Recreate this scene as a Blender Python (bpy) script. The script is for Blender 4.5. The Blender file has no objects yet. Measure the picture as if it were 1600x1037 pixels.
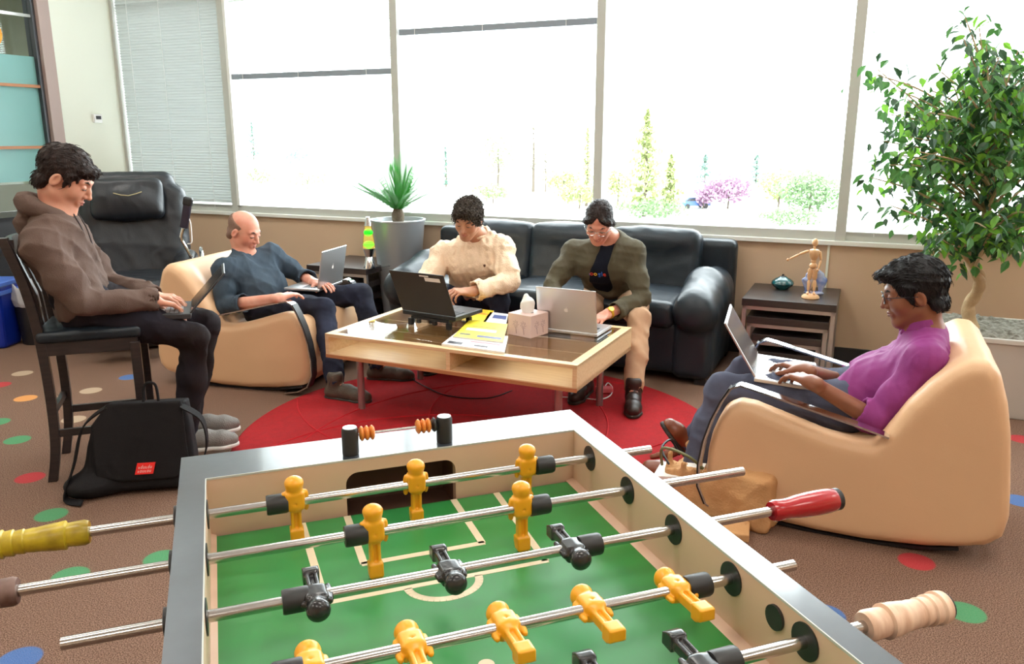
import bpy, bmesh, math, random
import numpy as np
from mathutils import Vector, Matrix

# ------------------------------------------------------------------ camera, world, light, exposure
scene = bpy.context.scene
col = scene.collection
F, CX, CY = 1250.0, 798.0, 514.0
TH = math.atan(301 / 1250)
CAM_H = 1.47
sT, cT = math.sin(TH), math.cos(TH)
cam_d = bpy.data.cameras.new('camera')
cam_d.sensor_width = 36.0
cam_d.lens = 36.0 * F / 1600
cam_d.shift_x = 2 / 1600
cam_d.shift_y = -4.5 / 1600
cam_d.clip_end = 900
cam = bpy.data.objects.new('camera', cam_d)
cam.location = (0, 0, CAM_H)
cam.rotation_euler = (math.pi / 2 - TH, 0, 0)
col.objects.link(cam)
scene.camera = cam

scene.view_settings.view_transform = 'Standard'
scene.view_settings.look = 'None'
scene.view_settings.gamma = 1.0
scene.view_settings.use_curve_mapping = False
scene.view_settings.exposure = 0.08
scene.cycles.max_bounces = 10
scene.cycles.diffuse_bounces = 5
scene.cycles.transparent_max_bounces = 12
scene.cycles.sample_clamp_indirect = 6.0

world = bpy.data.worlds.new('overcast_sky')
scene.world = world
world.use_nodes = True
wn = world.node_tree.nodes
wn['Background'].inputs[0].default_value = (0.90, 0.96, 1.0, 1)
wn['Background'].inputs[1].default_value = 11.0

def area_light(name, loc, size, power, color=(1, .95, .88), rot=(0, 0, 0), shape='DISK', size_y=None):
    l = bpy.data.lights.new(name, 'AREA')
    l.shape = shape
    l.size = size
    if size_y: l.size_y = size_y
    l.energy = power
    l.color = color
    o = bpy.data.objects.new(name, l)
    o.location = loc
    o.rotation_euler = rot
    col.objects.link(o)
    return o

# ------------------------------------------------------------------ measuring helpers
def ray(x, y):
    v = (CY - y) / F
    return np.array([(x - CX) / F, cT + v * sT, v * cT - sT])
def at_z(x, y, z):
    r = ray(x, y); return np.array([0, 0, CAM_H]) + r * (z - CAM_H) / r[2]
def at_Y(x, y, Y):
    r = ray(x, y); return np.array([0, 0, CAM_H]) + r * Y / r[1]
def at_plane(x, y, n, d):
    r = ray(x, y); n = np.array(n, float); return np.array([0, 0, CAM_H]) + r * (d - n[2] * CAM_H) / (r @ n)
def nrm(v):
    v = np.array(v, float); return v / np.linalg.norm(v)
WA = math.radians(24)
WC = np.array([-3.64, 7.76, 0.0])                 # room corner, left end of the window wall
wa = np.array([math.cos(WA), -math.sin(WA), 0])   # along the window wall
wb = np.array([-math.sin(WA), -math.cos(WA), 0])  # from the window wall into the room
def W(p, q, z=0.0):
    return WC + wa * p + wb * q + np.array([0, 0, z])

# ceiling lamps (their light; the fixtures are built with the ceiling)
CEIL = 3.95
LAMPS = [(p, q) for p in (1.6, 4.4, 7.2, 10.0) for q in (2.4, 5.0, 7.6)]
LAMP_ROT = -WA
for i, (p, q) in enumerate(LAMPS):
    area_light('ceiling_panel_light', W(p, q, CEIL - 0.06), 1.1, 14, (1, .93, .84), (0, 0, -WA), 'RECTANGLE', 0.55)
area_light('next_room_fill', W(-1.0, 2.4, 2.8), 1.0, 45, (.95, 1, .95))  # added fill lamp without a fixture, brightens the room beyond the glass door

# ------------------------------------------------------------------ materials
MATS = {}
def mat(name, color, rough=0.5, metal=0.0, bump=None, var=None, spec=0.5, coat=0.0, sheen=0.0, trans=0.0, sub=0.0, emit=None, emit_s=0.0, coord='Object', crease=None):
    """bump=(scale, strength, detail, stretch) ; var=(scale, other colour, amount, stretch)"""
    if name in MATS: return MATS[name]
    m = bpy.data.materials.new(name); m.use_nodes = True
    nt = m.node_tree; n = nt.nodes; L = nt.links
    b = n['Principled BSDF']
    b.inputs['Base Color'].default_value = (*color, 1)
    b.inputs['Roughness'].default_value = rough
    b.inputs['Metallic'].default_value = metal
    b.inputs['Specular IOR Level'].default_value = spec
    b.inputs['Coat Weight'].default_value = coat
    b.inputs['Coat Roughness'].default_value = 0.1
    b.inputs['Sheen Weight'].default_value = sheen
    b.inputs['Transmission Weight'].default_value = trans
    if sub:
        b.inputs['Subsurface Weight'].default_value = sub
        b.inputs['Subsurface Radius'].default_value = (0.012, 0.004, 0.002)
    if emit:
        b.inputs['Emission Color'].default_value = (*emit, 1)
        b.inputs['Emission Strength'].default_value = emit_s
    tc = n.new('ShaderNodeTexCoord')
    def coords(stretch):
        mp = n.new('ShaderNodeMapping')
        mp.inputs['Scale'].default_value = stretch
        L.new(tc.outputs[coord], mp.inputs['Vector'])
        return mp.outputs['Vector']
    if var:
        sc, c2, amt = var[:3]; st = var[3] if len(var) > 3 else (1, 1, 1)
        nz = n.new('ShaderNodeTexNoise'); nz.inputs['Scale'].default_value = sc; nz.inputs['Detail'].default_value = 4
        L.new(coords(st), nz.inputs['Vector'])
        rp = n.new('ShaderNodeMapRange'); rp.inputs[1].default_value = .35; rp.inputs[2].default_value = .65
        rp.inputs[3].default_value = 0; rp.inputs[4].default_value = amt
        L.new(nz.outputs['Fac'], rp.inputs[0])
        mx = n.new('ShaderNodeMix'); mx.data_type = 'RGBA'
        mx.inputs[6].default_value = (*color, 1); mx.inputs[7].default_value = (*c2, 1)
        L.new(rp.outputs[0], mx.inputs[0]); L.new(mx.outputs[2], b.inputs['Base Color'])
    cn = None
    if crease:      # cloth or leather wrinkles: (scale, strength, distance)
        nz = n.new('ShaderNodeTexNoise'); nz.noise_type = 'RIDGED_MULTIFRACTAL'; nz.inputs['Scale'].default_value = crease[0]; nz.inputs['Detail'].default_value = 2.5; nz.inputs['Distortion'].default_value = 1.2
        L.new(coords((1, 1, .8)), nz.inputs['Vector'])
        cn = n.new('ShaderNodeBump'); cn.inputs['Strength'].default_value = crease[1]; cn.inputs['Distance'].default_value = crease[2]
        L.new(nz.outputs['Fac'], cn.inputs['Height']); L.new(cn.outputs[0], b.inputs['Normal'])
    if bump:
        sc, st, det = bump[:3]; stv = bump[3] if len(bump) > 3 else (1, 1, 1)
        nz = n.new('ShaderNodeTexNoise'); nz.inputs['Scale'].default_value = sc; nz.inputs['Detail'].default_value = det
        L.new(coords(stv), nz.inputs['Vector'])
        bp = n.new('ShaderNodeBump'); bp.inputs['Strength'].default_value = st; bp.inputs['Distance'].default_value = 0.01
        if cn: L.new(cn.outputs[0], bp.inputs['Normal'])
        L.new(nz.outputs['Fac'], bp.inputs['Height']); L.new(bp.outputs[0], b.inputs['Normal'])
    MATS[name] = m
    return m

def clear_mat(name, tint, gloss_rough=0.02, ior=1.45, extra=0.0):
    m = bpy.data.materials.new(name); m.use_nodes = True
    nt = m.node_tree; n = nt.nodes; L = nt.links
    n.remove(n['Principled BSDF'])
    t = n.new('ShaderNodeBsdfTransparent'); t.inputs[0].default_value = (*tint, 1)
    g = n.new('ShaderNodeBsdfGlossy'); g.inputs['Roughness'].default_value = gloss_rough
    lw = n.new('ShaderNodeLayerWeight'); lw.inputs[0].default_value = .5
    pw = n.new('ShaderNodeMath'); pw.operation = 'POWER'; pw.inputs[1].default_value = 5.0
    L.new(lw.outputs['Facing'], pw.inputs[0])
    f0 = ((ior-1)/(ior+1))**2 + extra
    fr = n.new('ShaderNodeMath'); fr.operation = 'MULTIPLY_ADD'; fr.inputs[1].default_value = 1-f0; fr.inputs[2].default_value = f0
    L.new(pw.outputs[0], fr.inputs[0])
    ad = n.new('ShaderNodeMath'); ad.operation = 'ADD'; ad.inputs[1].default_value = 0; ad.use_clamp = True
    mx = n.new('ShaderNodeMixShader')
    L.new(fr.outputs[0], ad.inputs[0]); L.new(ad.outputs[0], mx.inputs[0])
    L.new(t.outputs[0], mx.inputs[1]); L.new(g.outputs[0], mx.inputs[2])
    L.new(mx.outputs[0], n['Material Output'].inputs[0])
    MATS[name] = m
    return m

def translucent_mat(name, color, amount, rough=.6):
    m = bpy.data.materials.new(name); m.use_nodes = True
    nt = m.node_tree; n = nt.nodes; L = nt.links
    b = n['Principled BSDF']; b.inputs['Base Color'].default_value = (*color, 1); b.inputs['Roughness'].default_value = rough
    t = n.new('ShaderNodeBsdfTranslucent'); t.inputs[0].default_value = (*color, 1)
    mx = n.new('ShaderNodeMixShader'); mx.inputs[0].default_value = amount
    L.new(b.outputs[0], mx.inputs[1]); L.new(t.outputs[0], mx.inputs[2]); L.new(mx.outputs[0], n['Material Output'].inputs[0])
    MATS[name] = m
    return m

# ------------------------------------------------------------------ objects
T_OF = {}
def thing(name, label, cat, loc=(0, 0, 0), rotz=0.0, group=None):
    o = bpy.data.objects.new(name, None)
    o.empty_display_size = 0.1
    col.objects.link(o)
    o.location = tuple(float(v) for v in loc); o.rotation_euler = (0, 0, rotz)
    o['label'] = label; o['category'] = cat
    if group: o['group'] = group
    T_OF[o.name] = Matrix.Translation(Vector(o.location)) @ Matrix.Rotation(rotz, 4, 'Z')
    return o
def tag(o, label, cat, group=None):
    o['label'] = label; o['category'] = cat
    if group: o['group'] = group
    return o
def root_of(o):
    while o.parent: o = o.parent
    return o
def link(name, me, material, parent=None, smooth=False, world=False):
    """world=True: mesh given in world coordinates; otherwise in the thing's own"""
    if world and parent is not None:
        T = T_OF.get(root_of(parent).name)
        if T is not None: me.transform(T.inverted())
    o = bpy.data.objects.new(name, me)
    if material is not None: me.materials.append(material)
    if smooth: me.shade_smooth()
    col.objects.link(o)
    o.parent = parent
    return o
def struct(o):
    o['kind'] = 'structure'; return o
def copy_tree(o, parent=None):
    c = o.copy(); col.objects.link(c); c.parent = parent
    for ch in list(o.children): copy_tree(ch, c)
    return c
def frame(x=None, y=None, z=None, o=(0, 0, 0)):
    return Matrix(((x[0], y[0], z[0], o[0]), (x[1], y[1], z[1], o[1]), (x[2], y[2], z[2], o[2]), (0, 0, 0, 1)))

class MB:
    def __init__(s): s.v = []; s.f = []; s.m = None
    def add(s, vs, fs, M=None):
        k = len(s.v)
        if M is not None: vs = [M @ Vector(v) for v in vs]
        s.v += [tuple(v) for v in vs]; s.f += [tuple(i + k for i in f) for f in fs]
        return s
    def box(s, lo, hi, M=None):
        (x0, y0, z0), (x1, y1, z1) = lo, hi
        return s.add([(x0,y0,z0),(x1,y0,z0),(x1,y1,z0),(x0,y1,z0),(x0,y0,z1),(x1,y0,z1),(x1,y1,z1),(x0,y1,z1)],
                     [(0,3,2,1),(4,5,6,7),(0,1,5,4),(1,2,6,5),(2,3,7,6),(3,0,4,7)], M)
    def cbox(s, c, d, M=None):
        return s.box([c[i]-d[i]/2 for i in range(3)], [c[i]+d[i]/2 for i in range(3)], M)
    def hexa(s, p, M=None):   # 8 corners: bottom loop, top loop
        return s.add(p, [(0,3,2,1),(4,5,6,7),(0,1,5,4),(1,2,6,5),(2,3,7,6),(3,0,4,7)], M)
    def tube(s, pts, r, n=12, caps=True, M=None, flat=None):
        """round tube along pts, r a number or one per point"""
        P = [np.array(p, float) for p in pts]
        R = [r] * len(P) if not hasattr(r, '__len__') else list(r)
        vs, fs = [], []
        up = None
        for i, p in enumerate(P):
            d = P[min(i+1, len(P)-1)] - P[max(i-1, 0)]
            d = d / (np.linalg.norm(d) + 1e-12)
            if up is None:
                up = np.array([0, 0, 1.0]) if abs(d[2]) < .9 else np.array([1.0, 0, 0])
            x = np.cross(up, d); x /= np.linalg.norm(x) + 1e-12
            y = np.cross(d, x); up = y
            for k in range(n):
                a = 2 * math.pi * k / n
                vs.append(p + R[i] * (math.cos(a) * x + math.sin(a) * y))
        for i in range(len(P) - 1):
            for k in range(n):
                a, b = i*n+k, i*n+(k+1) % n
                fs.append((a, b, b+n, a+n))
        if caps:
            fs.append(tuple(range(n-1, -1, -1))); fs.append(tuple(range((len(P)-1)*n, len(P)*n)))
        return s.add(vs, fs, M)
    def lathe(s, prof, n=28, M=None, cap=True):
        vs, fs = [], []
        for (r, z) in prof:
            for k in range(n):
                a = 2*math.pi*k/n; vs.append((r*math.cos(a), r*math.sin(a), z))
        for i in range(len(prof)-1):
            for k in range(n):
                a, b = i*n+k, i*n+(k+1) % n
                fs.append((a, b, b+n, a+n))
        if cap:
            fs.append(tuple(range(n-1, -1, -1))); fs.append(tuple(range((len(prof)-1)*n, len(prof)*n)))
        return s.add(vs, fs, M)
    def prism(s, poly, h0, h1, M=None):
        n = len(poly)
        vs = [(x, y, h0) for x, y in poly] + [(x, y, h1) for x, y in poly]
        fs = [tuple(range(n-1, -1, -1)), tuple(range(n, 2*n))] + [(i, (i+1) % n, n+(i+1) % n, n+i) for i in range(n)]
        return s.add(vs, fs, M)
    def band(s, pts, side, w, t, M=None):
        """flat strip along pts, `side` = width direction, thickness t"""
        P = [np.array(p, float) for p in pts]; side = nrm(side)
        vs, fs = [], []
        for i, p in enumerate(P):
            d = nrm(P[min(i+1, len(P)-1)] - P[max(i-1, 0)]); nn = np.cross(side, d)
            for a, b in ((-1,-1),(1,-1),(1,1),(-1,1)):
                vs.append(p + side*w/2*a + nn*t/2*b)
        for i in range(len(P)-1):
            for k in range(4):
                a, b = i*4+k, i*4+(k+1) % 4
                fs.append((a, b, b+4, a+4))
        fs.append((3,2,1,0)); k = (len(P)-1)*4; fs.append((k,k+1,k+2,k+3))
        return s.add(vs, fs, M)
    def build(s, name, material, parent=None, smooth=False, bevel=0.0, world=False, seg=2):
        me = bpy.data.meshes.new(name)
        me.from_pydata([tuple(map(float, v)) for v in s.v], [], s.f)
        bm = bmesh.new(); bm.from_mesh(me)
        bmesh.ops.recalc_face_normals(bm, faces=bm.faces[:])
        if bevel:
            ed = [e for e in bm.edges if len(e.link_faces) == 2 and e.calc_face_angle(0) > .6]
            bmesh.ops.bevel(bm, geom=ed, offset=bevel, segments=seg, affect='EDGES', profile=.5, clamp_overlap=True)
        bm.to_mesh(me); bm.free()
        o = link(name, me, material, parent, False, world)
        if smooth:
            me.shade_smooth()
            try: me.set_sharp_from_angle(angle=math.radians(38))
            except Exception: pass
        return o

def text_obj(name, body, size, material, parent, M, depth=0.0008, bold=False):
    cu = bpy.data.curves.new(name, 'FONT'); cu.body = body; cu.size = size; cu.extrude = depth
    cu.align_x = 'CENTER'; cu.align_y = 'CENTER'
    if bold: cu.offset = size * .02
    cu.resolution_u = 3
    tmp = bpy.data.objects.new('tmp', cu)
    me = bpy.data.meshes.new_from_object(tmp)
    bpy.data.objects.remove(tmp); bpy.data.curves.remove(cu)
    me.transform(M)
    return link(name, me, material, parent)

# ------------------------------------------------------------------ distance-field modelling (smooth organic shapes)
def axis(lo, hi, h, fine):
    """coordinates from lo to hi with step h, and step f inside each fine span (a, b, f)"""
    xs = [lo]
    while xs[-1] < hi:
        st = h
        for a, b, f in fine:
            if a - h * .5 <= xs[-1] <= b: st = min(st, f)
        xs.append(xs[-1] + st)
    return np.array(xs, dtype=np.float32)

class Vol:
    def __init__(s, lo, hi, h=.01, fine=()):
        lo = np.array(lo, float); hi = np.array(hi, float)
        s.ax = [axis(lo[i], hi[i], h, [(a[i], b[i], f) for a, b, f in fine]) for i in range(3)]
        s.d = np.full([len(a) for a in s.ax], 1.0, dtype=np.float32)
    def sl(s, lo, hi):
        out = []
        for i in range(3):
            a = max(int(np.searchsorted(s.ax[i], lo[i])) - 1, 0); b = min(int(np.searchsorted(s.ax[i], hi[i])) + 1, len(s.ax[i]))
            if b <= a: return None
            out.append(slice(a, b))
        return tuple(out)
    def grid(s, S):
        return (s.ax[0][S[0]][:, None, None], s.ax[1][S[1]][None, :, None], s.ax[2][S[2]][None, None, :])
    def put(s, S, e, k, op='u'):
        a = s.d[S]
        if op == 'u':
            if k > 0:
                h = np.maximum(k - np.abs(a - e), 0) / k; s.d[S] = np.minimum(a, e) - h*h*k*.25
            else: s.d[S] = np.minimum(a, e)
        elif op == 's':
            e = -e
            if k > 0:
                h = np.maximum(k - np.abs(a - e), 0) / k; s.d[S] = np.maximum(a, e) + h*h*k*.25
            else: s.d[S] = np.maximum(a, e)
        elif op == 'i':
            if k > 0:
                h = np.maximum(k - np.abs(a - e), 0) / k; s.d[S] = np.maximum(a, e) + h*h*k*.25
            else: s.d[S] = np.maximum(a, e)
    def cone(s, a, b, ra, rb, k=.02, op='u'):
        a = np.array(a, float); b = np.array(b, float); m = k*1.6 + .03
        lo = np.minimum(a - ra, b - rb) - m; hi = np.maximum(a + ra, b + rb) + m
        S = s.sl(lo, hi)
        if S is None: return s
        X, Y, Z = s.grid(S); ba = b - a; l2 = float(ba @ ba) + 1e-12
        px, py, pz = X - a[0], Y - a[1], Z - a[2]
        t = np.clip((px*ba[0] + py*ba[1] + pz*ba[2]) / l2, 0, 1)
        e = np.sqrt((px - ba[0]*t)**2 + (py - ba[1]*t)**2 + (pz - ba[2]*t)**2) - (ra + (rb - ra)*t)
        s.put(S, e.astype(np.float32), k, op); return s
    def path(s, pts, rs, k=.02, op='u'):
        if not hasattr(rs, '__len__'): rs = [rs]*len(pts)
        for i in range(len(pts)-1): s.cone(pts[i], pts[i+1], rs[i], rs[i+1], k, op)
        return s
    def ball(s, c, r, k=.02, op='u'): return s.cone(c, c, r, r, k, op)
    def ell(s, c, rad, R=None, k=.02, op='u'):
        c = np.array(c, float); rad = np.array(rad, float); m = k*1.6 + .03
        R = np.eye(3) if R is None else np.array(R, float)     # columns = local axes in world
        ext = np.sqrt(((R * rad[None, :])**2).sum(1)) + m
        S = s.sl(c - ext, c + ext)
        if S is None: return s
        X, Y, Z = s.grid(S); px, py, pz = X-c[0], Y-c[1], Z-c[2]
        k0 = 0; k1 = 0
        for i in range(3):
            l = px*R[0, i] + py*R[1, i] + pz*R[2, i]
            k0 = k0 + (l/rad[i])**2; k1 = k1 + (l/rad[i]**2)**2
        k0 = np.sqrt(k0); k1 = np.sqrt(k1) + 1e-6
        e = k0*(k0-1)/k1
        s.put(S, e.astype(np.float32), k, op); return s
    def rbox(s, c, half, r, R=None, k=.02, op='u'):
        c = np.array(c, float); half = np.array(half, float); m = k*1.6 + .03
        R = np.eye(3) if R is None else np.array(R, float)
        ext = (np.abs(R) * half[None, :]).sum(1) + m
        S = s.sl(c - ext, c + ext)
        if S is None: return s
        X, Y, Z = s.grid(S); px, py, pz = X-c[0], Y-c[1], Z-c[2]
        q = [np.abs(px*R[0, i] + py*R[1, i] + pz*R[2, i]) - (half[i]-r) for i in range(3)]
        out = np.sqrt(sum(np.maximum(v, 0)**2 for v in q)); ins = np.minimum(np.maximum(np.maximum(q[0], q[1]), q[2]), 0)
        s.put(S, (out + ins - r).astype(np.float32), k, op); return s
    def extrude(s, poly, c, R, w, r, k=.02, op='u'):
        """2-D outline poly in the local x-z plane, half width w along local y, edges rounded by r"""
        R = np.array(R, float); c = np.array(c, float); poly = np.array(poly, float)
        X, Y, Z = s.grid((slice(None),)*3); px, py, pz = X-c[0], Y-c[1], Z-c[2]
        lx = px*R[0, 0] + py*R[1, 0] + pz*R[2, 0]; ly = px*R[0, 1] + py*R[1, 1] + pz*R[2, 1]; lz = px*R[0, 2] + py*R[1, 2] + pz*R[2, 2]
        lx, ly, lz = np.broadcast_arrays(lx, ly, lz)
        d2 = np.full(lx.shape, 1e9, np.float32); sg = np.ones(lx.shape, np.float32)
        n = len(poly)
        for i in range(n):
            a, b = poly[i], poly[(i+1) % n]; e = b - a
            wx, wz = lx - a[0], lz - a[1]
            t = np.clip((wx*e[0] + wz*e[1])/(e @ e), 0, 1)
            d2 = np.minimum(d2, (wx-e[0]*t)**2 + (wz-e[1]*t)**2)
            c1 = lz >= a[1]; c2 = lz < b[1]; c3 = e[0]*wz > e[1]*wx
            al = (c1 & c2 & c3) | (~c1 & ~c2 & ~c3)
            sg = np.where(al, -sg, sg)
        d = sg*np.sqrt(d2) + r
        q = np.abs(ly) - (w - r)
        e = np.minimum(np.maximum(d, q), 0) + np.sqrt(np.maximum(d, 0)**2 + np.maximum(q, 0)**2) - r
        s.put((slice(None),)*3, e.astype(np.float32), k, op); return s
    def half(s, p, n, k=.0):
        """keep the side of the plane the normal n points away from"""
        p = np.array(p, float); n = nrm(n)
        S = (slice(None),)*3; X, Y, Z = s.grid(S)
        e = (X-p[0])*n[0] + (Y-p[1])*n[1] + (Z-p[2])*n[2]
        s.put(S, e.astype(np.float32), k, 'i'); return s
    def shell(s, t):
        s.d = np.abs(s.d + t/2) - t/2; return s
    def folds(s, amp, freq, seed=0, lo=None, hi=None, sharp=1.0):
        """cloth-like folds: warped ridges"""
        S = s.sl(lo, hi) if lo is not None else (slice(None),)*3
        if S is None: return s
        X, Y, Z = s.grid(S); rng = np.random.RandomState(seed)
        d = s.d[S]; msk = np.abs(d) < .06
        idx = np.nonzero(msk)
        if not len(idx[0]): return s
        x = np.broadcast_to(X, d.shape)[idx]; y = np.broadcast_to(Y, d.shape)[idx]; z = np.broadcast_to(Z, d.shape)[idx]
        tot = 0
        for o in range(3):
            u = nrm(rng.randn(3)); w = nrm(rng.randn(3)); f = freq*(1 + .8*o)
            ph = rng.rand()*6
            q = (x*u[0]+y*u[1]+z*u[2])*f + 1.6*np.sin((x*w[0]+y*w[1]+z*w[2])*f*.55+ph) + ph
            tot = tot + (1-np.abs(np.sin(q))**(.6*sharp))*(0.6**o)
        dd = d.copy(); dd[idx] = d[idx] - amp*(tot-.8)
        s.d[S] = dd; return s
    def noise(s, amp, freq, seed=0):
        rng = np.random.RandomState(seed); d = s.d; idx = np.nonzero(np.abs(d) < .05)
        x, y, z = s.ax[0][idx[0]], s.ax[1][idx[1]], s.ax[2][idx[2]]
        tot = 0
        for o in range(4):
            a = rng.randn(3, 3); a /= np.linalg.norm(a, axis=1)[:, None]; ph = rng.rand(3)*6
            tot = tot + np.sin((x*a[0,0]+y*a[0,1]+z*a[0,2])*freq*(1+.37*o)+ph[0])*np.sin((x*a[1,0]+y*a[1,1]+z*a[1,2])*freq*(1+.37*o)+ph[1])*np.sin((x*a[2,0]+y*a[2,1]+z*a[2,2])*freq*(1+.37*o)+ph[2])
        d[idx] -= (amp*tot*.6).astype(np.float32); return s
    def mesh(s, name, material, parent=None, world=True, keep_largest=False):
        d = s.d
        # close the border
        d[0] = np.maximum(d[0], 1e-3); d[-1] = np.maximum(d[-1], 1e-3); d[:, 0] = np.maximum(d[:, 0], 1e-3); d[:, -1] = np.maximum(d[:, -1], 1e-3); d[:, :, 0] = np.maximum(d[:, :, 0], 1e-3); d[:, :, -1] = np.maximum(d[:, :, -1], 1e-3)
        neg = d < 0
        nx, ny, nz = d.shape; cshape = (nx-1, ny-1, nz-1)
        acc = []; quads = []
        strides = np.array([cshape[1]*cshape[2], cshape[2], 1])
        for axn in range(3):
            sa = [slice(None)]*3; sb = [slice(None)]*3; sa[axn] = slice(0, -1); sb[axn] = slice(1, None)
            na, nb = neg[tuple(sa)], neg[tuple(sb)]
            I = np.array(np.nonzero(na != nb))
            if I.size == 0: continue
            J = I.copy(); J[axn] += 1
            va = d[tuple(I)]; vb = d[tuple(J)]; t = va/(va-vb)
            P = np.stack([s.ax[i][I[i]].astype(np.float64) for i in range(3)])
            step = s.ax[axn][J[axn]] - s.ax[axn][I[axn]]
            P[axn] += t*step
            o1, o2 = [(1, 2), (2, 0), (0, 1)][axn]
            ids = []
            for (da, db) in ((-1, -1), (0, -1), (0, 0), (-1, 0)):
                K = I.copy(); K[o1] += da; K[o2] += db
                ids.append((K*strides[:, None]).sum(0))
                acc.append((ids[-1], P))
            q = np.stack(ids, 1)
            fl = ~na[tuple(I)]
            q[fl] = q[fl][:, ::-1]
            quads.append(q)
        if not acc: raise RuntimeError('empty volume ' + name)
        allid = np.concatenate([a for a, _ in acc]); allP = np.concatenate([p for _, p in acc], 1)
        uid, inv = np.unique(allid, return_inverse=True)
        cnt = np.bincount(inv)
        V = np.stack([np.bincount(inv, weights=allP[i])/cnt for i in range(3)], 1)
        Q = np.searchsorted(uid, np.concatenate(quads))
        me = bpy.data.meshes.new(name)
        me.vertices.add(len(V)); me.vertices.foreach_set('co', V.astype(np.float32).ravel())
        me.loops.add(Q.size); me.loops.foreach_set('vertex_index', Q.astype(np.int32).ravel())
        me.polygons.add(len(Q)); me.polygons.foreach_set('loop_start', np.arange(0, Q.size, 4, dtype=np.int32))
        try: me.polygons.foreach_set('loop_total', np.full(len(Q), 4, dtype=np.int32))
        except Exception: pass
        me.update(calc_edges=True); me.validate()
        o = link(name, me, material, parent, True, world)
        return o
# ------------------------------------------------------------------ material palette
def srgb(r, g, b):
    f = lambda c: (c/255/12.92) if c/255 <= .04045 else ((c/255+.055)/1.055)**2.4
    return (f(r), f(g), f(b))
M_wall = mat('wall_paint_beige', srgb(204, 176, 148), .75, bump=(180, .04, 3))
M_wall_white = mat('wall_paint_pale_green', srgb(226, 229, 216), .75, bump=(180, .04, 3))
M_ceiling = mat('ceiling_white', (.82, .81, .78), .9)
M_frame = mat('window_frame_grey', srgb(188, 190, 184), .4)
M_frame_white = mat('window_frame_white', srgb(232, 234, 230), .4)
M_mauve = mat('door_frame_mauve', srgb(168, 148, 142), .45)
M_dark_metal = mat('dark_steel', (.09, .09, .10), .35, .6)
M_base = mat('baseboard_black', (.02, .02, .022), .5)
M_glass = clear_mat('window_glass', (.98, 1, .99), .0, 1.45)
M_table_glass = clear_mat('table_glass', (.90, .88, .84), .012, 1.6, .05)
M_frost = translucent_mat('frosted_teal_glass', srgb(168, 216, 214), .55, .25)
M_blind = translucent_mat('blind_slat_white', (.84, .86, .86), .45, .4)
M_blind_grey = translucent_mat('blind_slat_closed', (.50, .53, .52), .05, .35)
M_rail = mat('blind_rail_blue_grey', (.25, .29, .34), .4)
M_cord = mat('cord_white', (.85, .85, .85), .5)
M_chrome = mat('chrome', (.75, .76, .78), .12, 1.0)
M_steel = mat('brushed_steel', (.56, .54, .52), .2, 1.0)
M_leather = mat('black_leather', (.013, .020, .028), .36, spec=.36, bump=(120, .08, 3), crease=(5, .4, .014))
M_leather2 = mat('black_glossy_leather', (.012, .015, .020), .36, spec=.45, bump=(120, .08, 3), crease=(6, .5, .016))
M_vinyl = mat('cream_leather', srgb(224, 182, 142), .42, spec=.4, bump=(220, .06, 3), var=(3, srgb(212, 174, 136), .4), crease=(3, .12, .01))
M_black = mat('black_plastic', (.014, .014, .016), .4)
M_black_wood = mat('black_stained_wood', (.022, .018, .018), .32, var=(8, (.045, .03, .028), .6, (1, 12, 12)), spec=.5)
M_birch = mat('birch_veneer', srgb(226, 196, 154), .38, var=(6, srgb(206, 168, 122), .6, (1, 14, 14)), spec=.4)
M_birch_edge = mat('birch_edge', srgb(176, 118, 78), .5)
M_silver = mat('silver_aluminium', (.66, .66, .67), .3, .85)
M_silver_leg = mat('satin_aluminium', (.42, .40, .40), .35, .8)
M_screen = mat('dark_screen', (.01, .01, .012), .12)
M_keys_light = mat('keyboard_light', (.62, .64, .66), .5)
M_keys_dark = mat('keyboard_dark', (.03, .03, .035), .5)
M_white = mat('white_plastic', (.85, .85, .85), .4)
M_paper = mat('white_paper', (.83, .82, .79), .7)
M_yellow = mat('yellow_cover', srgb(238, 224, 60), .4, var=(14, srgb(228, 190, 40), .5))
M_red = mat('red_rug', srgb(170, 6, 18), .95, sheen=.0, bump=(420, .5, 3), var=(40, srgb(140, 6, 16), .5))
M_orange_fig = mat('yellow_player_plastic', srgb(236, 164, 28), .32, spec=.5)
M_black_fig = mat('black_player_plastic', (.02, .02, .022), .22, spec=.6)
M_bead = mat('orange_bead', srgb(226, 138, 60), .3)
M_rubber = mat('black_rubber', (.018, .018, .018), .45)
M_table_wall = mat('table_inside_tan', srgb(214, 180, 154), .4, spec=.4)
M_table_top = mat('table_top_laminate', srgb(40, 46, 54), .28, spec=.8, coat=1.0, bump=(30, .02, 2), var=(5, srgb(82, 90, 100), .5))
M_table_skin = mat('table_body_black', (.03, .03, .034), .4)
M_field_line = mat('field_line_cream', srgb(226, 210, 178), .4)
M_teal = mat('teal_glaze', srgb(20, 86, 92), .12, spec=.7, coat=.6)
M_wood_pale = mat('pale_mannequin_wood', srgb(224, 180, 134), .45, var=(30, srgb(206, 156, 108), .5, (1, 1, .1)))
M_blue_glass = mat('blue_white_glass', srgb(120, 150, 220), .1, trans=.5, var=(18, srgb(235, 240, 255), .9))
M_lava_yellow = mat('lava_liquid_yellow', srgb(250, 240, 130), .1, trans=.2, emit=(1, .85, .35), emit_s=.9)
M_lava_green = mat('lava_wax_green', srgb(20, 230, 20), .3, emit=(.01, .9, .02), emit_s=1.0)
M_planter_silver = mat('silver_planter', (.40, .43, .47), .3, .35)
M_lava_liquid = None
M_planter_white = mat('grey_white_planter', srgb(196, 192, 186), .45)
M_soil = mat('mossy_soil', (.16, .15, .12), .95, bump=(90, 1.0, 5), var=(40, (.35, .34, .30), .9))
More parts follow.
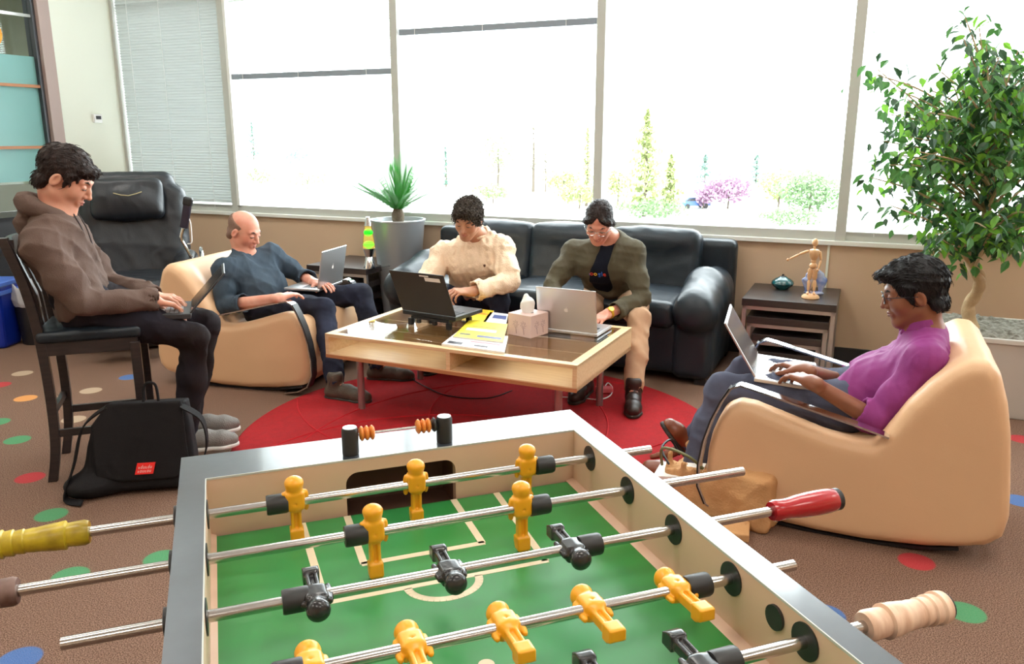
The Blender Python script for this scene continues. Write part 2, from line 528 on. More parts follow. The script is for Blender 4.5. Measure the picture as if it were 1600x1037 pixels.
M_pebbles = mat('white_pebbles', (.75, .75, .72), .7, bump=(60, 1.0, 2), var=(50, (.4, .4, .38), .9))
M_bark = mat('ficus_bark', srgb(196, 170, 132), .8, bump=(60, .4, 4), var=(12, srgb(150, 122, 88), .7))
M_leaf_l = translucent_mat('ficus_leaf_lit', srgb(120, 176, 60), .42, .35)  # lit look put into a lighter green, dealt to leaves at random
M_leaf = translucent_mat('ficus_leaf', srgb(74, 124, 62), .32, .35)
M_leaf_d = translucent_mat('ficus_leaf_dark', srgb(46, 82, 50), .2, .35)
M_cycad = translucent_mat('cycad_leaf', srgb(50, 132, 44), .2, .3)
M_trunk = mat('cycad_trunk', (.12, .09, .06), .9, bump=(60, 1, 4))
M_skin = mat('skin_light', srgb(214, 160, 134), .45, sub=.12, spec=.35, bump=(300, .04, 3), var=(16, srgb(206, 128, 104), .45))
M_skin_pink = mat('skin_pink', srgb(222, 162, 140), .42, sub=.12, spec=.4, bump=(300, .04, 3), var=(14, srgb(206, 116, 94), .5))
M_skin_olive = mat('skin_olive', srgb(198, 148, 120), .45, sub=.12, spec=.35, bump=(300, .04, 3), var=(16, srgb(184, 116, 88), .45))
M_skin_dark = mat('skin_brown', srgb(136, 86, 62), .42, sub=.1, spec=.4, bump=(300, .04, 3), var=(16, srgb(134, 76, 50), .45))
M_hair_black = mat('hair_black', (.006, .005, .006), .5, bump=(160, .35, 4, (1, 1, .3)), spec=.25)
M_hair_brown = mat('hair_dark_brown', (.014, .008, .007), .55, bump=(170, .4, 4, (1, 1, .3)), var=(60, (.04, .022, .018), .6, (1, 1, .3)), spec=.25)
M_hair_curly = mat('hair_curly_brown', (.035, .027, .022), .7, bump=(90, 1.0, 4), var=(60, (.13, .105, .085), .7), spec=.2)
M_hair_short = mat('hair_buzz', (.22, .13, .095), .85, bump=(300, .6, 3))
M_eye_white = mat('eye_white', (.30, .24, .21), .25)
M_brow = mat('eyebrow_dark', (.03, .02, .016), .7)
M_lip = mat('lip', srgb(192, 122, 106), .5)
M_lip_dark = mat('lip_brown', srgb(120, 66, 54), .4)
M_hoodie = mat('hoodie_brown', srgb(98, 80, 72), .85, sheen=.0, bump=(260, .25, 3), var=(5, srgb(98, 80, 72), .5), crease=(9, .45, .012), spec=.15)
M_hood_in = mat('hood_lining', srgb(70, 62, 62), .9, bump=(260, .25, 3))
M_slate = mat('slate_sweater', srgb(62, 74, 86), .85, sheen=.0, bump=(320, .25, 3), crease=(9, .45, .012), spec=.15)
M_cream = mat('cream_knit', srgb(238, 212, 184), .9, sheen=.0, bump=(120, .5, 2), crease=(26, .35, .008), spec=.15)
M_olive = mat('olive_jacket', srgb(84, 78, 62), .8, sheen=.0, bump=(240, .2, 3), crease=(9, .45, .012), spec=.15)
M_tee = mat('navy_tee', (.010, .012, .020), .85, sheen=.0, crease=(10, .4, .01), spec=.1)
M_purple = mat('purple_shirt', srgb(136, 56, 120), .65, sheen=.0, bump=(300, .1, 3), crease=(12, .5, .010), spec=.2)
M_jean_dark = mat('dark_jeans', srgb(28, 29, 38), .85, bump=(420, .25, 2), var=(4, srgb(56, 62, 84), .6), crease=(10, .5, .012), spec=.15)
M_jean_blue = mat('blue_jeans', srgb(34, 26, 24), .85, bump=(420, .25, 2), var=(3, srgb(40, 42, 56), .7), crease=(10, .5, .012), spec=.15)
M_jean_grey = mat('grey_blue_jeans', srgb(86, 90, 108), .85, bump=(420, .25, 2), var=(5, srgb(66, 68, 86), .6), crease=(10, .5, .012), spec=.15)
M_khaki = mat('khaki_trousers', srgb(196, 160, 130), .85, bump=(380, .2, 2), var=(6, srgb(176, 140, 112), .5), crease=(10, .5, .012), spec=.15)
M_shoe_brown = mat('brown_leather_shoe', srgb(120, 60, 34), .3, spec=.6)
M_shoe_dark = mat('dark_brown_shoe', srgb(44, 30, 26), .4, spec=.5)
M_shoe_grey = mat('grey_sneaker', srgb(120, 116, 112), .6, bump=(200, .3, 2))
M_sneak_taupe = mat('taupe_sneaker', srgb(84, 74, 62), .6, bump=(200, .3, 2))
M_sole = mat('white_sole', (.7, .7, .68), .6)
M_sole_dark = mat('dark_sole', (.03, .025, .02), .6)
M_gold = mat('yellow_watch', srgb(236, 190, 60), .3, .6)
M_red_label = mat('red_label', srgb(236, 40, 36), .5)
M_canvas = mat('black_canvas', (.011, .010, .011), .75, bump=(500, .3, 2), crease=(7, .5, .015), spec=.2)
M_blue_bin = mat('blue_bin_plastic', srgb(14, 44, 150), .35)
M_liner = translucent_mat('bin_liner', (.75, .76, .78), .4, .3)
M_tan_bag = mat('tan_suede', srgb(206, 160, 112), .8, sheen=.0, bump=(120, .3, 4), var=(9, srgb(180, 132, 88), .6), crease=(8, .6, .02), spec=.2)
M_pink = mat('pink_adapter', srgb(226, 110, 120), .5)
M_orange = mat('orange_ring', srgb(226, 150, 20), .5)
M_tape_yellow = mat('yellow_grip_tape', srgb(214, 188, 40), .35, var=(20, srgb(120, 96, 20), .8, (1, 1, 1)))
M_tape_brown = mat('brown_grip_tape', srgb(96, 70, 60), .5, var=(30, srgb(150, 120, 110), .6))
M_handle_red = mat('red_handle', srgb(176, 26, 34), .25, coat=.4)
M_tape_cream = mat('cream_grip_tape', srgb(238, 208, 180), .45, var=(26, srgb(190, 130, 90), .5, (3, 1, 1)))
M_foliage = {}

def glow_liquid(name, color, strength, clear):
    m = bpy.data.materials.new(name); m.use_nodes = True
    n = m.node_tree.nodes; L = m.node_tree.links; n.remove(n['Principled BSDF'])
    t = n.new('ShaderNodeBsdfTransparent'); t.inputs[0].default_value = (1, .95, .6, 1)
    e = n.new('ShaderNodeEmission'); e.inputs[0].default_value = (*color, 1); e.inputs[1].default_value = strength
    mx = n.new('ShaderNodeMixShader'); mx.inputs[0].default_value = 1-clear
    L.new(t.outputs[0], mx.inputs[1]); L.new(e.outputs[0], mx.inputs[2]); L.new(mx.outputs[0], n['Material Output'].inputs[0])
    return m
M_lava_liquid = glow_liquid('lava_liquid', (1.0, .82, .30), 1.0, .62)
# ------------------------------------------------------------------ the room
Rw = frame(wa, -wb, (0, 0, 1), WC)      # local x along the window wall, y = out of the room, z up
def R(p0, p1, q0, q1, z0, z1, mb=None):
    """box in wall coordinates: p along the window wall, q into the room"""
    mb = mb or MB()
    return mb.box((p0, -q1, z0), (p1, -q0, z1), Rw)
PMAX, QMAX = 12.0, 10.5

# carpet: brown-grey loop pile with scattered coloured dots woven in
def carpet():
    m = bpy.data.materials.new('dotted_carpet'); m.use_nodes = True
    nt = m.node_tree; n = nt.nodes; L = nt.links; b = n['Principled BSDF']
    b.inputs['Roughness'].default_value = .95; b.inputs['Specular IOR Level'].default_value = .15
    g = n.new('ShaderNodeNewGeometry')
    nz = n.new('ShaderNodeTexNoise'); nz.inputs['Scale'].default_value = 260; nz.inputs['Detail'].default_value = 3
    L.new(g.outputs['Position'], nz.inputs['Vector'])
    nz2 = n.new('ShaderNodeTexNoise'); nz2.inputs['Scale'].default_value = 1.2; nz2.inputs['Detail'].default_value = 2
    L.new(g.outputs['Position'], nz2.inputs['Vector'])
    cr = n.new('ShaderNodeValToRGB')
    cr.color_ramp.elements[0].position = .36; cr.color_ramp.elements[0].color = (*srgb(76, 53, 42), 1)
    cr.color_ramp.elements[1].position = .66; cr.color_ramp.elements[1].color = (*srgb(152, 121, 103), 1)
    L.new(nz.outputs['Fac'], cr.inputs[0])
    prev = cr.outputs[0]
    cols = dict(r=srgb(186, 52, 62), g=srgb(72, 150, 104), b=srgb(70, 112, 170), o=srgb(226, 156, 90), t=srgb(190, 168, 144))
    dots = [(35,583,'t'),(0,601,'r'),(40,622,'o'),(212,627,'o'),(202,589,'b'),(27,687,'g'),(-4,659,'g'),(347,679,'b'),(47,746,'r'),(80,804,'g'),(252,872,'g'),(110,899,'g'),
            (1432,877,'r'),(1508,956,'g'),(1593,782,'b'),(1597,686,'r'),(1290,960,'b'),(30,1030,'b'),(142,610,'t'),(115,655,'t')]
    P = [(*at_z(x, y, 0)[:2], c) for x, y, c in dots]
    rng = random.Random(5)
    for _ in range(600):
        if len(P) > 46: break
        x, y = rng.uniform(-5, 7), rng.uniform(-1.5, 6)
        vx, vy = x, y
        if -3.6 < x < 2.6 and 2.2 < y < 6.5: continue
        if all((x-a)**2+(y-c)**2 > .55**2 for a, c, _ in P): P.append((x, y, rng.choice('rgbot')))
    for x, y, c in P:
        d = n.new('ShaderNodeVectorMath'); d.operation = 'DISTANCE'; d.inputs[1].default_value = (x, y, 0)
        L.new(g.outputs['Position'], d.inputs[0])
        lt = n.new('ShaderNodeMapRange'); lt.inputs[1].default_value = .064; lt.inputs[2].default_value = .057; lt.inputs[3].default_value = 0; lt.inputs[4].default_value = .82
        L.new(d.outputs['Value'], lt.inputs[0])
        mx = n.new('ShaderNodeMix'); mx.data_type = 'RGBA'; mx.inputs[7].default_value = (*cols[c], 1)
        L.new(lt.outputs[0], mx.inputs[0]); L.new(prev, mx.inputs[6]); prev = mx.outputs[2]
    L.new(prev, b.inputs['Base Color'])
    bp = n.new('ShaderNodeBump'); bp.inputs['Strength'].default_value = .5; bp.inputs['Distance'].default_value = .006
    L.new(nz.outputs['Fac'], bp.inputs['Height']); L.new(bp.outputs[0], b.inputs['Normal'])
    return m
struct(R(-3.2, PMAX, -.02, QMAX, -.15, 0).build('floor', carpet()))
struct(R(-3.2, PMAX, -.2, QMAX, CEIL, CEIL+.15).build('ceiling', M_ceiling))

# window wall: below the sill, above the windows
SILL, HEAD = .80, 3.70
mb = MB(); R(-.2, PMAX+.2, -.22, 0, -.02, SILL, mb); R(-.2, PMAX+.2, -.22, 0, HEAD, CEIL, mb)
struct(mb.build('wall_back', M_wall))
struct(R(0, PMAX, -.005, .035, SILL-.018, SILL+.012).build('trim_1', M_frame_white, bevel=.004))
struct(R(0, PMAX, -.002, .012, 0, .105).build('baseboard_back', M_base, bevel=.003))
struct(R(6.255, 6.27, -.003, .012, .12, SILL-.02).build('trim_2', M_wall_white, bevel=.002))
edges = [0.0, 1.29, 3.0, 4.675, 6.325, 7.98, 9.63, 11.28]
for i in range(len(edges)-1):
    a, b_ = edges[i], edges[i+1]
    fm = MB()
    R(a-.032 if i else a, a+.032, -.12, .02, SILL, HEAD, fm)
    if i == len(edges)-2: R(b_-.03, PMAX, -.12, .02, SILL, HEAD, fm)
    R(a, b_, -.10, .0, SILL, .872, fm); R(a, b_, -.10, .0, HEAD-.06, HEAD, fm)
    if i < 2: R(a, b_, -.10, -.05, 2.575, 2.625, fm)
    w = struct(fm.build('window_%d' % (i+1), M_frame, bevel=.003))
    g = R(a+.032, b_-.032, -.062, -.056, .872, 2.575 if i < 2 else HEAD-.06).build('pane', M_glass, w)
    if i < 2: R(a+.032, b_-.032, -.062, -.056, 2.625, HEAD-.06).build('pane', M_glass, w)
    if i == 1:
        R(a+.034, a+.062, -.03, .022, .872, HEAD-.06).build('side_trim', M_frame_white, w)

# blinds
def blind(i, z_bottom, label, closed=False, rail_mat=None, cords=(.12, .5, .88), pitch=.021, tilt=9):
    a, b_ = edges[i]+.04, edges[i+1]-.04
    q = .0
    t = thing('window_blind', label, 'blind', W((a+b_)/2, q, HEAD-.03), -WA, 'slatted blinds at the windows')
    w = (b_-a)/2; z0 = HEAD-.03
    MB().box((-w, -.0, -.04), (w, .045, .0), ).build('head_rail', M_frame_white, t, bevel=.003)
    sl = MB(); ang = math.radians(60 if closed else tilt)
    z = z_bottom + .055
    while z < HEAD-.08:
        hwid = .0165 if closed else .0125; dx, dz = hwid*math.cos(ang), hwid*math.sin(ang)
        y = .012; zz = z - z0
        sl.add([(-w, y-dx, zz+dz), (w, y-dx, zz+dz), (w, y+(.004 if closed else .0005), zz+.003), (-w, y+(.004 if closed else .0005), zz+.003), (w, y+dx, zz-dz), (-w, y+dx, zz-dz)], [(0, 1, 2, 3), (3, 2, 4, 5)])
        z += pitch
    o = sl.build('slats', M_blind_grey if closed else M_blind, t)
    MB().box((-w, 0, z_bottom-z0), (w, .026, z_bottom-z0+(.045 if rail_mat else .022))).build('bottom_rail', rail_mat or M_frame, t, bevel=.003)
    for c in cords:
        x = -w + 2*w*c
        MB().tube([(x, -.004, z_bottom-z0+.0), (x, -.004, -.03)], .0022, 6).build('cord', M_cord, t)
    return t
blind(0, .845, 'grey slatted blind lowered to the sill in the corner behind the recliner', closed=True, cords=(.13, .45, .83), pitch=.0245)
blind(1, 1.945, 'white slatted blind lowered a third, above the silver planter side window', rail_mat=M_rail, cords=(.09, .45, .86))
blind(2, 2.225, 'white slatted blind drawn nearly up, over the man in the cream sweater', rail_mat=M_rail, cords=(.09, .45, .86))
blind(4, .845, 'bright white slatted blind fully lowered behind the ficus tree', cords=(.1, .5, .9), pitch=.026, tilt=40)
blind(5, .845, 'bright white slatted blind fully lowered in the last window past the ficus', cords=(.1, .5, .9), pitch=.026, tilt=40)

# left wall: pale strip, door frame, glass door with frosted bands
mb = MB(); R(-.15, 0, -.2, .635, -.02, CEIL, mb); R(-.15, 0, 2.35, QMAX, -.02, CEIL, mb); R(-.15, 0, .635, 2.35, 2.75, CEIL, mb)
struct(mb.build('wall_left', M_wall_white))
struct(R(0, .012, .012, .635, 0, .105).build('baseboard_left', M_base))
fr = MB(); R(-.16, .018, .635, .745, 0, 2.75, fr); R(-.16, .018, 2.30, 2.38, 0, 2.75, fr); R(-.16, .018, .635, 2.38, 2.70, 2.78, fr)
d1 = struct(fr.build('door_1', M_mauve, bevel=.004))
R(-.12, -.02, .745, .775, 0, 2.70).build('inner_jamb', M_dark_metal, d1)
R(-.075, -.065, .775, 2.30, .0, 2.70).build('pane', clear_mat('door_glass', (.90, .97, .95), .0, 1.5), d1)
R(-.064, -.060, .775, 2.30, 1.10, 2.12).build('frosted_band', M_frost, d1)
for z in (2.44, 1.88, 1.38):
    R(-.06, -.03, .775, 2.30, z-.012, z+.012).build('rail', M_steel if z > 2 else M_birch_edge, d1)
R(-.08, -.05, .775, 2.30, 0, 1.08).build('lower_panel', mat('grey_green_panel', srgb(120, 124, 110), .6), d1)
ring = MB(); c = W(-.045, 1.15, 2.27)
Mr = frame(-wb, (0, 0, 1), wa, c)
ring.lathe([(.07, -.006), (.11, -.006), (.11, .006), (.07, .006), (.07, -.006)], 36, Mr, cap=False)
ring.build('round_sticker', M_orange, d1)
# the room beyond the glass door, and the far walls
struct(R(-3.2, -3.0, -.2, 4.2, -.02, CEIL).build('wall_next_room', mat('next_room_paint', srgb(190, 186, 168), .8)))
mb = MB(); R(-3.0, -.15, -.2, 0, -.02, CEIL, mb); R(-3.0, -.15, 4.0, 4.2, -.02, CEIL, mb)
struct(mb.build('wall_side_next_room', mat('next_room_paint', srgb(190, 186, 168), .8)))
struct(R(PMAX, PMAX+.2, -.2, QMAX, -.02, CEIL).build('wall_right', M_wall))
struct(R(-.2, PMAX+.2, QMAX, QMAX+.2, -.02, CEIL).build('wall_front', M_wall))

tm = R(.0, .028, .245, .33, 1.59, 1.665)
th = tag(tm.build('thermostat', M_white, bevel=.005), 'small white thermostat on the pale wall beside the door frame', 'thermostat')
R(.028, .032, .262, .312, 1.62, 1.65).build('display', M_keys_dark, th)

# ceiling fixtures
for i, (p, q) in enumerate(LAMPS):
    t = thing('ceiling_light', 'rectangular recessed ceiling light', 'ceiling light', W(p, q, CEIL), -WA, 'recessed ceiling lights')
    f = MB(); f.box((-.62, -.34, -.03), (.62, -.30, 0)); f.box((-.62, .30, -.03), (.62, .34, 0)); f.box((-.62, -.3, -.03), (-.58, .3, 0)); f.box((.58, -.3, -.03), (.62, .3, 0))
    f.build('frame', M_frame_white, t)
    MB().box((-.58, -.3, -.012), (.58, .3, -.006)).build('diffuser', mat('lamp_diffuser', (.8, .8, .8), .5, emit=(1, .95, .88), emit_s=6), t)

# ------------------------------------------------------------------ outside
GZ = -8.0
g = MB(); g.box((-260, 20, GZ-.5), (260, 520, GZ))
struct(g.build('ground', mat('pale_paving', (.55, .55, .52), .9)))
def leaf_mat(name, c, tr=.3):
    if name not in M_foliage: M_foliage[name] = translucent_mat(name, c, tr, .6)
    return M_foliage[name]
def outdoor_tree(x, y_base, y_top, width, shape, matname, c, label, n=900, leaf=.35, dens=1.0, trunk=True, cat='tree', group=None):
    """tree standing on the ground outside; x, y_base in picture units give its place on the ground"""
    P = at_z(x, y_base, GZ)
    top = at_Y(x, y_top, P[1])[2]; wid = width/F*P[1]
    h = top - GZ; rng = random.Random(int(x*7+y_top))
    t = thing(shape + '_tree' if cat == 'tree' else 'shrub', label, cat, (P[0], P[1], GZ), 0, group)
    if trunk:
        tb = MB().tube([(0, 0, 0), (.1, 0, h*.4), (0, .1, h*.9)], [.016*h+.05, .012*h+.04, .02], 8)
        tb.build('trunk', mat('outdoor_bark', (.10, .08, .06), .9), t)
    lv = MB()
    for i in range(n):
        u = rng.random()
        if shape == 'conifer':
            z = h*(.06+.92*u**1.25); r = wid/2*(1-u**1.25)**.8*(.65+.35*math.sin(z*5+rng.random()))
            a = rng.uniform(0, 2*math.pi); rr = r*math.sqrt(rng.random())
            p = (rr*math.cos(a), rr*math.sin(a), z)
        elif shape == 'broadleaf':
            a = rng.uniform(0, 2*math.pi); b2 = math.acos(rng.uniform(-1, 1)); k = rng.random()**.33
            lump = 1+.22*math.sin(3*a+b2*4)
            p = (wid/2*k*lump*math.sin(b2)*math.cos(a), wid/2*k*lump*math.sin(b2)*math.sin(a), h*.60+h*.40*k*math.cos(b2)*lump*.95)
        else:
            a = rng.uniform(0, 2*math.pi); z = h*(.25+.75*u); rr = wid/2*rng.random()*(.4+.6*math.sin(z*3)**2)
            p = (rr*math.cos(a), rr*math.sin(a), z)
        s = leaf*rng.uniform(.6, 1.4)
        u1 = Vector((rng.gauss(0, 1), rng.gauss(0, 1), rng.gauss(0, 1))).normalized(); u2 = u1.orthogonal().normalized()
        q = Vector(p)
        lv.add([q-u1*s, q+u2*s*.6, q+u1*s, q-u2*s*.6], [(0, 1, 2, 3)])
    lv.build('foliage', leaf_mat(matname, c), t)
    return t
G1, G2, G3 = (.20, .26, .13), (.26, .30, .12), (.12, .20, .16)
TG = 'trees on the lawn outside the window'
outdoor_tree(1006, 338, 168, 100, 'conifer', 'yellow_green_needles', G2, 'tall yellow-green conifer just right of the middle window post', 1500, .30)
outdoor_tree(1045, 334, 240, 60, 'conifer', 'yellow_green_needles', G2, 'shorter conifer at the right foot of the tall yellow-green one', 700, .30)
outdoor_tree(916, 322, 195, 34, 'conifer', 'yellow_green_needles', G2, 'slim conifer against the left side of the middle window post', 420, .25)
outdoor_tree(833, 300, 168, 16, 'spindly', 'dull_needles', (.14, .13, .09), 'thin bare-looking tall tree above the cream sweater man', 130, .22)
outdoor_tree(852, 300, 240, 14, 'spindly', 'dull_needles', (.14, .13, .09), 'short thin bare tree beside the taller bare one', 80, .22)
outdoor_tree(778, 300, 200, 56, 'broadleaf', 'pale_green_leaves', G1, 'pale broad tree behind the curly-haired man, left of the bare trees', 500, .30)
outdoor_tree(880, 312, 262, 66, 'broadleaf', 'yellow_green_leaves', G2, 'low yellowish tree beyond the gap between the two sofa men', 520, .30)
outdoor_tree(697, 292, 228, 14, 'conifer', 'blue_green_needles', G3, 'tiny pointed blue-green conifer left of the curly-haired man', 160, .28)
outdoor_tree(397, 250, 190, 26, 'conifer', 'blue_green_needles', G3, 'far blue-green conifer at the left of the second window', 200, .5)
outdoor_tree(465, 262, 228, 40, 'broadleaf', 'blue_green_needles', G3, 'distant round tree in the second window, mid height', 120, .5)
outdoor_tree(405, 292, 262, 50, 'broadleaf', 'pale_green_leaves', G1, 'low tree at the left edge of the second window', 220, .35)
outdoor_tree(480, 296, 266, 70, 'broadleaf', 'pale_green_leaves', G1, 'low wide tree low in the second window', 200, .35)
outdoor_tree(1137, 326, 268, 76, 'broadleaf', 'purple_leaves', (.36, .22, .32), 'round purple-leaved tree beside the parked blue car', 1500, .28)
outdoor_tree(1098, 326, 292, 30, 'broadleaf', 'purple_leaves', (.36, .22, .32), 'small purple-leaved tree behind the parked blue car', 300, .28)
outdoor_tree(1100, 290, 240, 44, 'conifer', 'blue_green_needles', G3, 'dark conifer rising behind the small purple tree', 300, .32)
outdoor_tree(1180, 290, 240, 40, 'conifer', 'blue_green_needles', G3, 'dark conifer rising right behind the round purple tree', 260, .32)
outdoor_tree(1215, 332, 258, 66, 'broadleaf', 'yellow_green_leaves', G2, 'yellow-green tree right of the purple tree', 520, .28)
outdoor_tree(1262, 350, 262, 96, 'broadleaf', 'mid_green_leaves', (.14, .22, .10), 'mid-green tree at the right end of the wide window', 1500, .24)
outdoor_tree(1020, 345, 312, 110, 'broadleaf', 'mid_green_leaves', (.14, .22, .10), 'low green bush along the base of the tall conifer', 700, .24, trunk=False, cat='shrub')
outdoor_tree(1235, 358, 325, 90, 'broadleaf', 'mid_green_leaves', (.14, .22, .10), 'low green bush in front of the mid-green tree', 700, .2, trunk=False, cat='shrub')
outdoor_tree(905, 326, 285, 80, 'broadleaf', 'yellow_green_leaves', G2, 'bushy yellow-green tree low behind the left of the long-haired man', 700, .26)
outdoor_tree(770, 318, 286, 60, 'broadleaf', 'pale_green_leaves', G1, 'low pale bushy tree just right of the curly-haired man', 360, .28)
outdoor_tree(965, 318, 262, 40, 'broadleaf', 'yellow_green_leaves', G2, 'small yellow-green tree between window post and tall conifer', 420, .26)
# parked car
P = at_z(1084, 325, GZ)
t = thing('car', 'small blue car parked outside by the purple tree', 'car', (P[0], P[1], GZ), .25)
bd = MB(); prof = [(-2.1, .35), (2.1, .35), (2.15, .8), (1.5, .95), (.9, 1.5), (-1.2, 1.5), (-1.9, 1.0), (-2.15, .85)]
bd.prism(prof, -.85, .85, frame((1, 0, 0), (0, 0, 1), (0, -1, 0)))
bd.build('body', mat('car_blue', (.05, .12, .32), .3), t, bevel=.08)
gl = MB(); gl.prism([(1.35, .98), (.85, 1.42), (-1.1, 1.42), (-1.6, 1.02)], -.87, .87, frame((1, 0, 0), (0, 0, 1), (0, -1, 0)))
gl.build('window', mat('car_glass', (.03, .04, .05), .1), t)
for x in (-1.35, 1.35):
    for y in (-.8, .8):
        MB().lathe([(.0, -.1), (.33, -.1), (.33, .1), (.0, .1)], 16, frame((1, 0, 0), (0, 0, 1), (0, -1, 0), (x, y, .33))).build('wheel', M_rubber, t)
# ------------------------------------------------------------------ foosball table
FL = np.array([-.591, 1.341, 0.0]); fu = np.array([.940, .3412, 0]); fv = np.array([.3412, -.940, 0])
ROT = math.atan2(fu[1], fu[0])
# local axes: x = along the rods, y = away from the camera (-fv), origin under the far left corner
ft = thing('foosball_table', 'large black foosball table with green field and steel rods in front', 'foosball table', FL, ROT)
TWd, TL, ZT, ZF, ZR = .762, 1.424, .91, .805, .880
def floc(x, y, z):    # picture point at height z -> table coordinates (x along rods, v towards the camera)
    P = at_z(x, y, z) - FL; return float(P @ fu), float(P @ fv)
def u_on_rod(x, v, z=ZR):
    """position along the rod at distance v whose image column is x"""
    A = FL + fv*v + np.array([0, 0, z - CAM_H])
    d = lambda P: P[1]*cT - P[2]*sT
    k = (x - CX)/F
    dn = fu[0] - k*(fu[1]*cT)
    return float((k*(A[1]*cT - A[2]*sT) - A[0])/dn)
# body panels (outer skin) with the tan inside faces
sw, ew = .042, .112
zb = .42
MB().box((0, -TL, zb), (sw-.006, 0, ZT-.003)).build('side_panel', M_table_skin, ft)
MB().box((TWd-sw+.006, -TL, zb), (TWd, 0, ZT-.003)).build('side_panel', M_table_skin, ft)
# end panels with goal opening
gx0, gx1 = .274, .478
for far in (0, 1):
    y0, y1 = (-ew+.006, 0) if far == 0 else (-TL, -TL+ew-.006)
    mb = MB(); mb.box((sw-.006, y0, zb), (TWd-sw+.006, y1, .74)) 
    mb.build('end_panel', M_table_skin, ft)
    yi = -ew if far == 0 else -TL+ew-.02
    # inner face with rounded goal mouth
    pts_out = [(sw, ZF-.02), (TWd-sw, ZF-.02), (TWd-sw, ZT-.003), (sw, ZT-.003)]
    th = .02
    w = MB()
    w.box((sw, yi, ZF-.03), (gx0, yi+th, ZT-.003)); w.box((gx1, yi, ZF-.03), (TWd-sw, yi+th, ZT-.003)); 
    gtop = .884; rc = .022
    w.box((gx0, yi, gtop), (gx1, yi+th, ZT-.003))
    for sx, x0 in ((1, gx0), (-1, gx1)):
        arc = [(x0, gtop)] + [(x0 + sx*rc*(1-math.cos(a)), gtop - rc*(1-math.sin(a))) for a in [i*math.pi/2/6 for i in range(7)]]
        w.prism(arc, yi, yi+th, frame((1, 0, 0), (0, 0, 1), (0, 1, 0)))
    w.build('end_wall', M_table_wall, ft)
    if far == 0:
        g = MB(); g.box((gx0, yi+.012, ZF-.03), (gx1, yi+.10, ZF-.02)); g.box((gx0-.01, yi+.098, .75), (gx1+.01, yi+.103, ZT-.02))
        g.box((gx0-.006, yi+th, .75), (gx0, yi+.10, ZT-.02)); g.box((gx1, yi+th, .75), (gx1+.006, yi+.10, ZT-.02)); g.box((gx0, yi+.02, ZT-.02), (gx1, yi+.10, ZT-.014))
        g.build('goal_box', mat('goal_dark_brown', srgb(96, 68, 56), .5), ft)
# inner side walls with bearing holes marks
MB().box((sw-.006, -TL+ew, ZF-.03), (sw, -ew, ZT-.003)).build('side_wall', M_table_wall, ft)
MB().box((TWd-sw, -TL+ew, ZF-.03), (TWd-sw+.006, -ew, ZT-.003)).build('side_wall', M_table_wall, ft)
MB().lathe([(.0, 0), (.0165, 0), (.0165, -.004), (0, -.004)], 24, frame((0, 1, 0), (0, 0, 1), (1, 0, 0), (TWd-sw, -.732, .879))).build('ball_entry', M_rubber, ft)
# top rim
r = MB(); r.box((0, -TL, ZT-.003), (sw, 0, ZT)); r.box((TWd-sw, -TL, ZT-.003), (TWd, 0, ZT)); r.box((sw, -ew, ZT-.003), (TWd-sw, 0, ZT)); r.box((sw, -TL, ZT-.003), (TWd-sw, -TL+ew, ZT))
r.build('rim', M_table_top, ft)
e = MB(); e.box((sw-.0009, -TL+ew, ZT-.003), (sw+.0009, -ew, ZT+.0004)); e.box((TWd-sw-.0009, -TL+ew, ZT-.003), (TWd-sw+.0009, -ew, ZT+.0004)); e.box((sw, -ew-.0009, ZT-.003), (TWd-sw, -ew+.0009, ZT+.0004))
e.build('rim_edging', M_frame, ft)
# field and printed lines
def field_mat():
    m = mat('playing_field_green', srgb(46, 132, 54), .32, spec=.5, var=(3.0, srgb(62, 146, 88), .7))  # second, lighter teal tone puts the reflected sheen into the field colour
    return m
fx0, fx1 = .051, .704
f = MB(); f.box((fx0, -TL+ew+.006, ZF-.012), (fx1, -ew-.006, ZF)); f.build('playing_field', field_mat(), ft)
f = MB()
for x0, x1 in ((sw, fx0), (TWd-sw, fx1)):
    f.add([(x0, -TL+ew, ZF+.004), (x1, -TL+ew, ZF), (x1, -ew, ZF), (x0, -ew, ZF+.004)], [(0, 1, 2, 3)])
f.build('border_strip', M_table_wall, ft)
ln = MB(); t_ = .0004; lw = .0125
def seg(x0, v0, x1, v1, w=lw):
    a = np.array([x0, -v0]); b = np.array([x1, -v1]); d = (b-a)/np.linalg.norm(b-a); nn = np.array([-d[1], d[0]])*w/2
    z = ZF
    p = [a-nn, b-nn, b+nn, a+nn]
    ln.hexa([(*q, z) for q in p] + [(*q, z+t_) for q in p])
cxf = (fx0+fx1)/2
for mir in (0, 1):
    V = (lambda v: v) if not mir else (lambda v: TL - v)
    seg(.272, V(.118), .272, V(.295)); seg(.471, V(.118), .471, V(.295)); seg(.268, V(.295), .475, V(.295))
    seg(.193, V(.118), .200, V(.385)); seg(.556, V(.118), .549, V(.385)); seg(.196, V(.385), .553, V(.385))
    arc = [(cxf + .056*math.cos(a), .389 + .047*math.sin(a)) for a in [math.pi*i/20 for i in range(21)]]
    for i in range(20): seg(arc[i][0], V(arc[i][1]), arc[i+1][0], V(arc[i+1][1]))
seg(fx0, .712, fx1, .712)
cir = [(cxf + .10*math.cos(a), .712 + .10*math.sin(a)) for a in [2*math.pi*i/40 for i in range(41)]]
for i in range(40): seg(*cir[i], *cir[i+1])
ln.build('field_lines', M_field_line, ft)
for (x, v) in ((cxf, .60), (cxf+.05, .655), (cxf-.05, .655)):
    MB().lathe([(0, ZF), (.011, ZF), (.011, ZF+.0005), (0, ZF+.0005)], 20, Matrix.Translation((x, -v, 0))).build('field_dot', M_field_line, ft)
